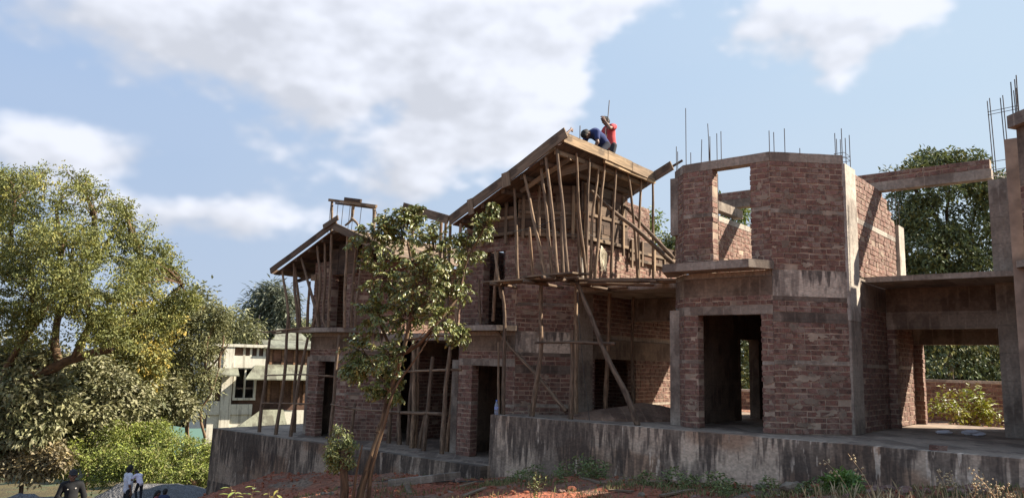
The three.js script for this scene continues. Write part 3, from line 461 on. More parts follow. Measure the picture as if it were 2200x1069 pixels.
{ // gabled roof form over the end house
  const g = top(new THREE.Group(), 'roof_formwork', 'gabled plank roof form on thin poles over the end house', 'formwork', 'roof forms'), R = rng(67);
  const yl = (a) => 4.82 - (-12.0 - a) * 0.386, yr = (a) => 4.82 - (a + 12.0) * 0.39;
  for (let k = 0; k < 22; k++) { const b = -0.5 + k * 0.22; part(g, 'deck_plank', bd([-14.86, b + 0.1, yl(-14.86) - 0.16 - R() * 0.02], [-12.02, b + 0.1, yl(-12.02) - 0.16 - R() * 0.02], 0.21, 0.03, DB), pick(R, darkWood)); }
  for (let k = 0; k < 13; k++) { const a = -11.97 + k * 0.2; part(g, 'deck_plank', bd([a + 0.1, -0.5, yr(a + 0.1) - 0.13 + R() * 0.025], [a + 0.1, 4.4, yr(a + 0.1) - 0.13 + R() * 0.025], 0.205, 0.03, DA.clone().addScaledVector(UPV, -0.39)), pick(R, woodTone)); }
  for (const a of [-14.4, -13.8, -13.2, -12.6, -12.1]) part(g, 'joist', bd([a, -0.5, yl(a) - 0.22], [a, 4.3, yl(a) - 0.22], 0.09, 0.08, UPV), pick(R, darkWood));
  part(g, 'rake_board', bd([-14.9, -0.6, yl(-14.9) - 0.07], [-11.86, -0.6, yl(-11.86) - 0.07], 0.17, 0.035, UPV), darkWood[2]);
  part(g, 'rake_board', bd([-12.0, -0.61, yr(-12.0) - 0.1], [-10.9, -0.61, yr(-10.9) - 0.1], 0.2, 0.035, UPV), woodTone[3]);
  part(g, 'rake_board', bd([-10.9, -0.6, yr(-10.9) - 0.1], [-9.45, -0.6, yr(-9.45) - 0.1], 0.2, 0.035, UPV), woodTone[4]);
  part(g, 'ridge_cleat', bd([-12.38, -0.645, yl(-12.38) + 0.03], [-11.75, -0.645, yl(-11.75) + 0.0], 0.14, 0.03, UPV), woodTone[3]);
  part(g, 'edge_board', bd([-14.86, -0.58, yl(-14.86) - 0.1], [-14.86, 4.3, yl(-14.86) - 0.1], 0.14, 0.03, UPV), darkWood[0]);
  part(g, 'cross_tie', bd([-14.2, -0.1, 3.35], [-13.1, 0.5, 3.75], 0.1, 0.05, UPV), darkWood[1]);
  part(g, 'cross_tie', bd([-13.62, -0.05, 3.42], [-12.9, 0.1, 3.38], 0.18, 0.04, UPV), woodTone[2]);
}
{ // upright boards and battens nailed over the upper walls of the middle house
  const g = top(new THREE.Group(), 'wall_shuttering', 'patchwork of brown shuttering boards and battens on the middle house upper wall', 'shuttering'), R = rng(71);
  const c0 = [-5.9, -0.03], c1 = [-4.885, 0.985], out = [0.707, -0.707];
  const roofY = (a) => 4.22 + (a + 7.44) * 0.4545;
  const face = (p, q, y0, y1, rows, off) => { const L = Math.hypot(q[0] - p[0], q[1] - p[1]), ux = (q[0] - p[0]) / L, uy = (q[1] - p[1]) / L, nx = uy, ny = -ux;
    for (let k = 0; k < rows; k++) { const ya = lerp(y0, y1, (k + 0.5) / rows), h = (y1 - y0) / rows * (0.93 + R() * 0.05); let s = -R() * 0.3; while (s < L - 0.05) { const e = Math.min(L, s + 0.45 + R() * 0.6), s0 = Math.max(0, s); if (e - s0 > 0.1 && R() > 0.04) { const o = off + R() * 0.018, pa = [p[0] + ux * (s0 + 0.005) + nx * o, p[1] + uy * (s0 + 0.005) + ny * o], pb = [p[0] + ux * (e - 0.005) + nx * o, p[1] + uy * (e - 0.005) + ny * o]; if (ya + h / 2 < roofY(Math.max(pa[0], -7.4)) + 0.02) part(g, 'shutter_board', bd([...pa, ya], [...pb, ya + (R() - 0.5) * 0.01], h, 0.025, UPV), pick(R, woodOld)); } s = e; } }
    for (let s = 0.12; s < L; s += 0.42 + R() * 0.25) { const o = off + 0.05, pa = [p[0] + ux * s + nx * o, p[1] + uy * s + ny * o]; part(g, 'batten', bd([...pa, y0 - 0.05 - R() * 0.15], [pa[0], pa[1], Math.min(y1, roofY(pa[0])) - R() * 0.1], 0.07, 0.045, V(ux * DA.x + uy * DB.x, 0, ux * DA.z + uy * DB.z)), pick(R, R() < 0.3 ? paleWood : woodTone)); }
    for (const yy of [y0 + 0.04, lerp(y0, y1, 0.45)]) { const o = off + 0.045; part(g, 'waling', bd([p[0] + ux * 0.03 + nx * o, p[1] + uy * 0.03 + ny * o, yy], [q[0] - ux * 0.03 + nx * o, q[1] - uy * 0.03 + ny * o, yy + 0.01], 0.07, 0.04, UPV), pick(R, woodTone)); } };
  const woodOld = [[0.17, 0.125, 0.105], [0.14, 0.105, 0.09], [0.21, 0.16, 0.135], [0.24, 0.20, 0.175], [0.29, 0.235, 0.20], [0.26, 0.17, 0.14]].map((c) => std({ map: T.wood, color: rgb(...c), bumpMap: T.wood, bumpScale: 0.003 }));
  face([-7.5, -0.03], [-6.85, -0.03], 3.95, 4.5, 3, 0.03);
  face([-6.85, -0.03], [-5.92, -0.03], 4.0, 4.9, 4, 0.03);
  face(c0, c1, 3.98, 5.2, 6, 0.03);
  face([-4.9, 1.02], [-4.9, 3.05], 3.98, 5.34, 6, 0.035);
  face([-4.9, 3.08], [-4.9, 6.0], 3.72, 4.28, 2, 0.035);
}
// ---- poles
const POLES = {
  roofM: [[[[-5.67,-0.45,4.88],[-5.51,-0.45,2.93]],0.035], [[[-5.31,-0.55,5.38],[-4.95,-0.55,3.97],[-4.67,-0.55,2.94]],0.035], [[[-5.25,-0.4,4.06],[-5.13,-0.4,2.91]],0.035], [[[-4.91,-0.45,5.22],[-4.7,-0.45,3.96],[-4.55,-0.45,2.96]],0.035], [[[-4.68,-0.6,5.62],[-4.49,-0.6,4.27],[-4.31,-0.6,2.95]],0.035], [[[-4.38,-0.6,5.75],[-4.21,-0.6,4.41],[-4.05,-0.6,3.02]],0.035], [[[-5.38,0.1,5.11],[-5.38,0.1,3.96]],0.035], [[[-4.46,-0.3,4.35],[-4.39,-0.3,3.02]],0.035], [[[-4.3,0.01,5.77],[-4.3,0.14,4.37],[-4.3,0.44,3.02]],0.033], [[[-4.35,0.15,4.23],[-4.35,0.3,2.98]],0.033], [[[-4.3,0.52,5.72],[-4.3,0.45,4.42],[-4.3,0.44,3.23]],0.033], [[[-4.4,1.05,5.74],[-4.4,0.82,4.42],[-4.4,0.74,3.27]],0.033], [[[-4.3,1.15,5.73],[-4.3,0.93,4.32],[-4.3,0.76,3.07]],0.033], [[[-4.3,1.63,5.79],[-4.3,1.5,4.41],[-4.3,1.43,3.07]],0.033], [[[-4.3,2.17,5.69],[-4.3,2.47,4.36],[-4.3,2.66,3.11]],0.033], [[[-4.35,2.87,5.76],[-4.35,2.74,4.25],[-4.35,2.72,3.14]],0.033], [[[-4.25,3.26,5.7],[-4.25,3.27,4.48],[-4.25,3.29,3.15]],0.033], [[[-4.1,3.29,4.22],[-4.1,3.85,3.77]],0.033]],
  diagM: [[[[-4.7,1.15,5.13],[-3.4,2.71,3.49]],0.05], [[[-4.8,2.8,5.05],[-3.6,3.09,3.68]],0.045]],
  roofL: [[[[-14.52,-0.45,3.73],[-14.14,-0.45,2.66],[-13.98,-0.45,1.9]],0.04], [[[-14.04,-0.4,4.03],[-13.83,-0.4,2.88],[-13.61,-0.4,1.88]],0.04], [[[-14.24,-0.2,3.64],[-13.96,-0.2,2.71],[-13.8,-0.2,1.9]],0.04], [[[-13.69,-0.4,4.11],[-13.07,-0.4,2.89],[-12.67,-0.4,1.89]],0.04], [[[-12.95,-0.4,4.43],[-12.74,-0.4,3.39],[-12.78,-0.4,2.48],[-12.94,-0.4,1.9]],0.04], [[[-12.67,-0.35,4.24],[-12.56,-0.35,3.2],[-12.52,-0.35,2.11],[-12.38,-0.35,1.88]],0.04], [[[-12.25,-0.45,4.67],[-12.21,-0.45,3.36],[-12.16,-0.45,1.89]],0.04], [[[-11.6,-0.4,4.37],[-11.6,-0.4,3.51],[-11.52,-0.4,1.95]],0.04], [[[-10.94,-0.35,3.98],[-11.05,-0.35,3.34],[-11.15,-0.35,2.57]],0.04], [[[-13.62,-0.1,3.31],[-13.6,-0.1,1.92]],0.04], [[[-13.22,-0.2,3.47],[-13.0,-0.2,2.49],[-12.88,-0.2,1.91]],0.04], [[[-11.44,-0.2,4.16],[-11.53,-0.2,2.99],[-11.51,-0.2,2.1]],0.04]],
  scafL: [[[[-14.92,-0.45,1.63],[-15.02,-0.45,0.66],[-15.13,-0.45,-1.05]],0.045], [[[-13.98,-0.5,2.31],[-14.0,-0.5,0.68],[-14.21,-0.5,-1.03]],0.045], [[[-12.98,-0.5,1.67],[-13.28,-0.5,0.51],[-13.5,-0.5,-1.04]],0.045], [[[-11.46,-0.6,1.73],[-11.55,-0.6,0.39],[-11.62,-0.6,-0.98]],0.045], [[[-14.66,0.3,2.33],[-14.58,0.3,0.67],[-14.49,0.3,-0.78]],0.045], [[[-11.05,-0.3,-0.03],[-11.13,-0.3,-0.78]],0.045]],
  railL: [[[[-14.9,-0.52,0.58],[-13.07,-0.52,0.65],[-11.64,-0.52,0.64]],0.022], [[[-15.01,-0.5,-0.22],[-12.45,-0.5,-0.11]],0.022], [[[-11.62,-0.62,-0.08],[-10.59,-0.62,-0.14],[-8.97,-0.62,-0.14]],0.025]],
  recL: [[[[-9.45,0.2,1.62],[-9.34,0.2,-0.09],[-9.36,0.2,-1.14]],0.055], [[[-9.36,0.3,1.55],[-9.35,0.3,-0.02],[-9.33,0.3,-1.11]],0.055], [[[-8.52,-0.0,1.21],[-8.59,0.0,0.03],[-8.73,0.0,-1.1]],0.055], [[[-8.99,0.3,-0.14],[-9.18,0.3,-1.06]],0.055], [[[-7.83,-0.1,1.46],[-7.93,-0.1,0.07],[-8.0,-0.1,-1.08]],0.055], [[[-8.16,0.4,0.83],[-8.32,0.4,-0.99]],0.055], [[[-10.23,0.5,0.31],[-10.15,0.5,-1.01]],0.055], [[[-10.52,0.5,-0.08],[-10.57,0.5,-1.04]],0.055], [[[-9.87,0.6,0.52],[-9.93,0.6,-1.07]],0.055]],
  railR: [[[[-9.65,0.0,0.82],[-8.58,-0.0,0.88],[-7.53,0.0,0.93]],0.03], [[[-10.11,-0.0,-0.22],[-8.94,0.0,-0.18],[-7.95,0.0,-0.13]],0.04]],
  scafM: [[[[-5.99,-0.45,2.77],[-5.87,-0.45,2.31],[-5.83,-0.45,0.02]],0.04], [[[-4.97,-0.3,2.84],[-4.97,-0.3,1.29],[-5.16,-0.3,-0.01]],0.05], [[[-4.17,-0.25,1.82],[-4.18,-0.25,-0.0]],0.045], [[[-4.47,0.3,2.86],[-4.45,0.3,0.06]],0.05], [[[-6.15,-0.3,1.56],[-6.08,-0.3,0.05]],0.025], [[[-4.44,1.6,2.74],[-4.48,1.6,1.36],[-4.55,1.6,0.06]],0.05], [[[-4.4,2.6,2.94],[-4.45,2.6,1.61],[-4.4,2.6,0.2]],0.04], [[[-4.02,-0.3,2.8],[-3.29,-0.35,1.37],[-2.77,-0.4,0.53],[-2.48,-0.45,0.01]],0.05]],
  railM: [[[[-5.08,-0.33,1.55],[-4.04,-0.33,1.56],[-3.07,-0.33,1.53]],0.03]],
  brace: [[[[-6.38,-0.12,1.85],[-4.39,-0.12,0.14]],0.04]],
  doorM: [[[[-6.38,-0.15,3.64],[-6.46,-0.15,2.04]],0.035], [[[-6.89,-0.2,3.01],[-6.8,-0.2,1.98]],0.03], [[[-6.24,-0.4,3.6],[-6.0,-0.4,2.53]],0.035]],
  propAB: [[[[-8.78,-0.6,4.79],[-8.81,-0.6,3.53]],0.04], [[[-7.8,-0.6,4.48],[-7.83,-0.6,3.47]],0.04], [[[-7.64,-0.6,4.41],[-7.67,-0.6,3.46]],0.04], [[[-7.49,-0.6,4.36],[-7.52,-0.6,3.45]],0.04], [[[-7.15,-0.6,4.3],[-7.18,-0.6,3.43]],0.04]],
};

const poleLabels = {
  roofM: ['prop_pole', 'rough leaning wooden pole propping the high tilted roof form', 'props under the high roof form'],
  roofL: ['prop_pole', 'thin crooked pole propping the gabled roof form', 'props under the gabled roof form'],
  scafL: ['scaffold_pole', 'tall dark scaffold pole standing on the lower terrace before the end house', 'scaffold poles at the end house'],
  recL: ['scaffold_pole', 'stout pole in the dark porch behind the leafy tree', 'poles in the dark porch'],
  scafM: ['scaffold_pole', ['pole tied beside the middle house doorway and reaching up to the platform', 'bowed pole standing before the middle house bay wall', 'short pale post under the ledger at the bay corner', 'tall dark post behind the short pale post at the bay corner', 'thin stick beside the doorway pole of the middle house', 'stout post standing in the sand heap', 'thin post deep in the dark court behind the sand heap', 'long diagonal pole from the platform corner down to the terrace edge'], 'poles under the plank platform'],
  propAB: ['prop_pole', 'short dark prop under the valley board beside the high roof form', 'props under the valley board'],
  doorM: ['prop_pole', ['pole leaning inside the upper doorway of the middle house', 'short prop standing left of the upper doorway of the middle house', 'short slanting pole tied in front of the upper doorway'], 'poles in the upper doorway'],
  diagM: ['brace_pole', ['longest brace pole slanting low across the shuttered side wall', 'shorter brace pole slanting above the longest brace pole'], 'slanting brace poles'],
  railL: ['ledger_pole', ['thin ledger pole tied high across the end house scaffold', 'thin ledger pole tied low across the end house scaffold', 'thin ledger pole running from the end house doorway towards the porch'], 'ledgers at the end house'],
  railR: ['ledger_pole', ['upper horizontal bamboo ledger across the dark porch poles', 'lower thicker bamboo ledger across the dark porch poles'], 'ledgers across the porch'],
  railM: ['ledger_pole', 'horizontal bamboo ledger tied under the plank platform', null],
  brace: ['brace_pole', 'dark pole slanting down across the middle house bay wall', null],
};
{
  let seed = 100;
  for (const [k, list] of Object.entries(POLES)) for (const [pts, r] of list) {
    seed++; const [name, labels, group] = poleLabels[k], R = rng(seed * 7), label = Array.isArray(labels) ? labels[list.findIndex((e) => e[0] === pts)] : labels;
    let P = pts.map((p) => [...p]); const last = P[P.length - 1], first = P[0];
    if (k === 'roofM') { if (last[2] < 3.6) last[2] = 2.905; if (first[2] > 4.6) { const lim = 4.5 + (first[0] + 7.44) * 0.4545 - 0.24; first[2] = Math.min(first[2] + 0.1, lim); } }
    if (k === 'roofL') { last[2] = Math.min(last[2], 1.945); if (last[2] < 2.4) last[2] = 1.945; const lim = (first[0] < -12 ? 4.82 - (-12 - first[0]) * 0.386 : 4.82 - (first[0] + 12) * 0.39) - 0.2; if (first[2] > lim - 0.4) first[2] = lim; }
    if (k === 'scafL' || k === 'recL') last[2] = -1.056;
    if (k === 'scafM') last[2] = last[2] > 0.15 ? 0.12 : -0.006;
    if (k === 'propAB') last[2] = 1.82;
    const w = P.map((p) => G(p[0], p[1], p[2])), o = w[w.length - 1].clone(), m = sh(new THREE.Mesh(poleGeo(w.map((p) => p.sub(o)).reverse(), r * 1.2, r * 0.86, seed), pick(R, barkTone)));
    m.position.copy(o); top(m, name, label, 'pole', group);
  }
}
// ---- scaffold platform planks
{
  const R = rng(301);
  const plank = (p, q, w, t, mat, label, group) => { const A = G(...p), m = sh(new THREE.Mesh(board(V(0, 0, 0), G(...q).sub(A), w, t, UPV.clone().cross(G(...q).sub(A)).normalize()), mat)); m.position.copy(A); top(m, 'scaffold_plank', label, 'plank', group); };
  const l1 = 'weathered plank on the scaffold platform before the middle house', g1 = 'platform planks at the middle house';
  [[-6.35, -0.62, 2.885, -4.7, -0.6, 2.88], [-6.2, -0.4, 2.85, -4.5, -0.42, 2.885], [-5.5, -0.2, 2.87, -3.95, -0.25, 2.885], [-5.1, -0.68, 2.93, -3.75, -0.75, 2.935], [-4.75, -0.45, 2.925, -3.6, -0.55, 2.93]].forEach((q) => plank(q.slice(0, 3), q.slice(3), 0.19, 0.035, pick(R, woodTone), l1, g1));
  const l2 = 'weathered plank bridging from the middle house scaffold to the roofless house', g2 = 'bridging planks';
  [[-4.35, -0.15, 2.9, -2.12, 0.75, 2.86], [-4.5, 0.05, 2.86, -2.15, 0.95, 2.84], [-4.3, 0.28, 2.89, -2.6, 1.0, 2.86], [-4.0, -0.35, 2.84, -2.5, 0.3, 2.81]].forEach((q) => plank(q.slice(0, 3), q.slice(3), 0.18, 0.04, pick(R, woodTone), l2, g2));
  const l3 = 'plank of the side platform along the shuttered wall', g3 = 'side platform planks';
  for (let k = 0; k < 4; k++) plank([-4.78 + k * 0.2, 0.35 + k * 0.05, 2.87 + R() * 0.02], [-4.76 + k * 0.2, 3.6 + R() * 0.5, 2.87], 0.19, 0.035, pick(R, woodTone), l3, g3);
  // bearers below
  for (const [p, q, r] of [[[-5.95, -0.85, 2.81], [-5.9, 0.0, 2.8], 0.035], [[-4.97, -0.9, 2.81], [-4.9, 0.4, 2.79], 0.04], [[-4.4, -1.0, 2.86], [-4.05, 1.2, 2.76], 0.04], [[-4.2, -0.3, 2.78], [-2.6, 0.4, 2.74], 0.035], [[-4.45, 1.0, 2.80], [-3.6, 1.0, 2.80], 0.035], [[-4.95, 2.6, 2.82], [-3.9, 2.6, 2.82], 0.035]]) { const o = G(...p), m = sh(new THREE.Mesh(poleGeo([V(0, 0, 0), G(...q).sub(o)], r, r * 0.85, 400 + r * 1e4 + p[0] * 10), pick(R, barkTone))); m.position.copy(o); top(m, 'bearer_pole', 'short pole bearer under the plank platform of the middle house', 'pole', 'platform bearers'); }
  // the end house: ledge planks carried past the canopy
  const l4 = 'grey plank sticking out past the end house canopy', g4 = 'planks at the end house canopy';
  [[-15.15, -0.5, 1.83, -12.9, -0.45, 1.965], [-15.0, -0.25, 1.80, -12.6, -0.25, 1.95], [-14.9, 0.0, 1.86, -13.6, -0.05, 1.93]].forEach((q) => plank(q.slice(0, 3), q.slice(3), 0.17, 0.035, pick(R, woodTone), l4, g4));
}
{ // lifting frame on the end house roof
  const g = top(new THREE.Group(), 'hoist_frame', 'makeshift timber lifting frame with ropes standing on the gabled roof form', 'hoist');
  g.position.copy(G(-13.55, 0.5, 4.15)); const o = g.position, L = (a, b, y) => G(a, b, y).sub(o), W = woodTone;
  part(g, 'post', poleGeo([L(-13.55, 0.5, 4.12), L(-13.6, 0.5, 5.78)], 0.045, 0.04, 501), W[4]); part(g, 'post', poleGeo([L(-11.6, 0.5, 4.6), L(-11.63, 0.5, 5.36)], 0.055, 0.05, 502), W[4]);
  part(g, 'cross_beam', board(L(-13.75, 0.5, 5.84), L(-11.55, 0.5, 5.40), 0.08, 0.07, UPV), W[2]); part(g, 'cross_beam', board(L(-13.5, 0.56, 5.72), L(-11.65, 0.56, 5.36), 0.05, 0.05, UPV), W[3]);
  part(g, 'pulley_block', board(L(-12.95, 0.47, 5.77), L(-12.2, 0.47, 5.62), 0.1, 0.06, UPV), darkWood[1]);
  part(g, 'hanging_sling', poleGeo([L(-12.58, 0.5, 5.52), L(-12.6, 0.5, 5.3), L(-12.65, 0.5, 5.12), L(-12.9, 0.5, 4.98)], 0.05, 0.03, 503), W[2]); part(g, 'hanging_sling', poleGeo([L(-12.62, 0.5, 5.16), L(-12.35, 0.5, 4.98), L(-12.25, 0.5, 4.85)], 0.045, 0.03, 504), W[2]);
  for (const a of [-13.3, -13.05, -12.72, -12.55, -12.2]) part(g, 'rope', rod(L(a, 0.5, 5.74 - (a + 13.55) * 0.2), L(a - 0.06, 0.5, 4.7), 0.009, 4), M.wire);
  part(g, 'rope', rod(L(-11.6, 0.5, 5.34), L(-11.0, 0.4, 4.52), 0.01, 4), M.wire); part(g, 'rope', rod(L(-13.65, 0.5, 5.75), L(-13.68, 0.45, 4.2), 0.009, 4), M.wire);
}
{ // rope hanks and a thin line
  const R = rng(511), o = G(-4.78, 1.75, 3.6), gs = []; for (let k = 0; k < 16; k++) { const w = 0.06 + R() * 0.09, x = (R() - 0.5) * 0.14; gs.push(poleGeo([V(x * 0.2, 0.3, 0), V(x + w * 0.5, 0.12 + R() * .05, 0.03 + R() * 0.04), V(x + w, -0.1, 0.02), V(x + w * 0.4, -0.22 - R() * 0.12, 0.02 + R() * .03), V(x - w * 0.3, -0.06, 0.03), V(x * 0.2, 0.28, 0.01)], 0.007, 0.007, 520 + k, 4, 0)); }
  const m = sh(new THREE.Mesh(mergeGeometries(gs.map(clean)), M.rope)); m.position.copy(o); m.rotation.y = -TH + Math.PI / 2; top(m, 'rope_coil', 'pale coil of rope hanging on the shuttered side wall', 'rope');
  const p = G(-4.0, -0.35, 2.8), q = G(-3.75, -0.2, 0.0), l = sh(new THREE.Mesh(poleGeo([V(0, 0, 0), q.clone().sub(p).multiplyScalar(0.5).add(V(-0.03, 0, 0)), q.clone().sub(p)], 0.006, 0.006, 540, 4, 0), M.wire)); l.position.copy(p); top(l, 'hanging_line', 'thin line hanging from the plank platform to the upper terrace', 'rope');
  for (const [pp, qq] of [[[-5.6, -0.52, 3.98], [-4.25, -0.55, 4.18]], [[-5.0, -0.6, 4.05], [-4.3, 0.3, 3.9]], [[-4.35, 0.3, 4.0], [-4.3, 1.5, 3.98]]]) { const a = G(...pp), b = G(...qq), d = b.clone().sub(a), m2 = sh(new THREE.Mesh(poleGeo([V(0, 0, 0), d.clone().multiplyScalar(0.5).add(V(0, -0.05, 0)), d], 0.008, 0.008, 545, 4, 0), M.wire)); m2.position.copy(a); top(m2, 'tie_line', 'slack tie line strung between the poles under the high roof form', 'rope', 'tie lines'); }
}

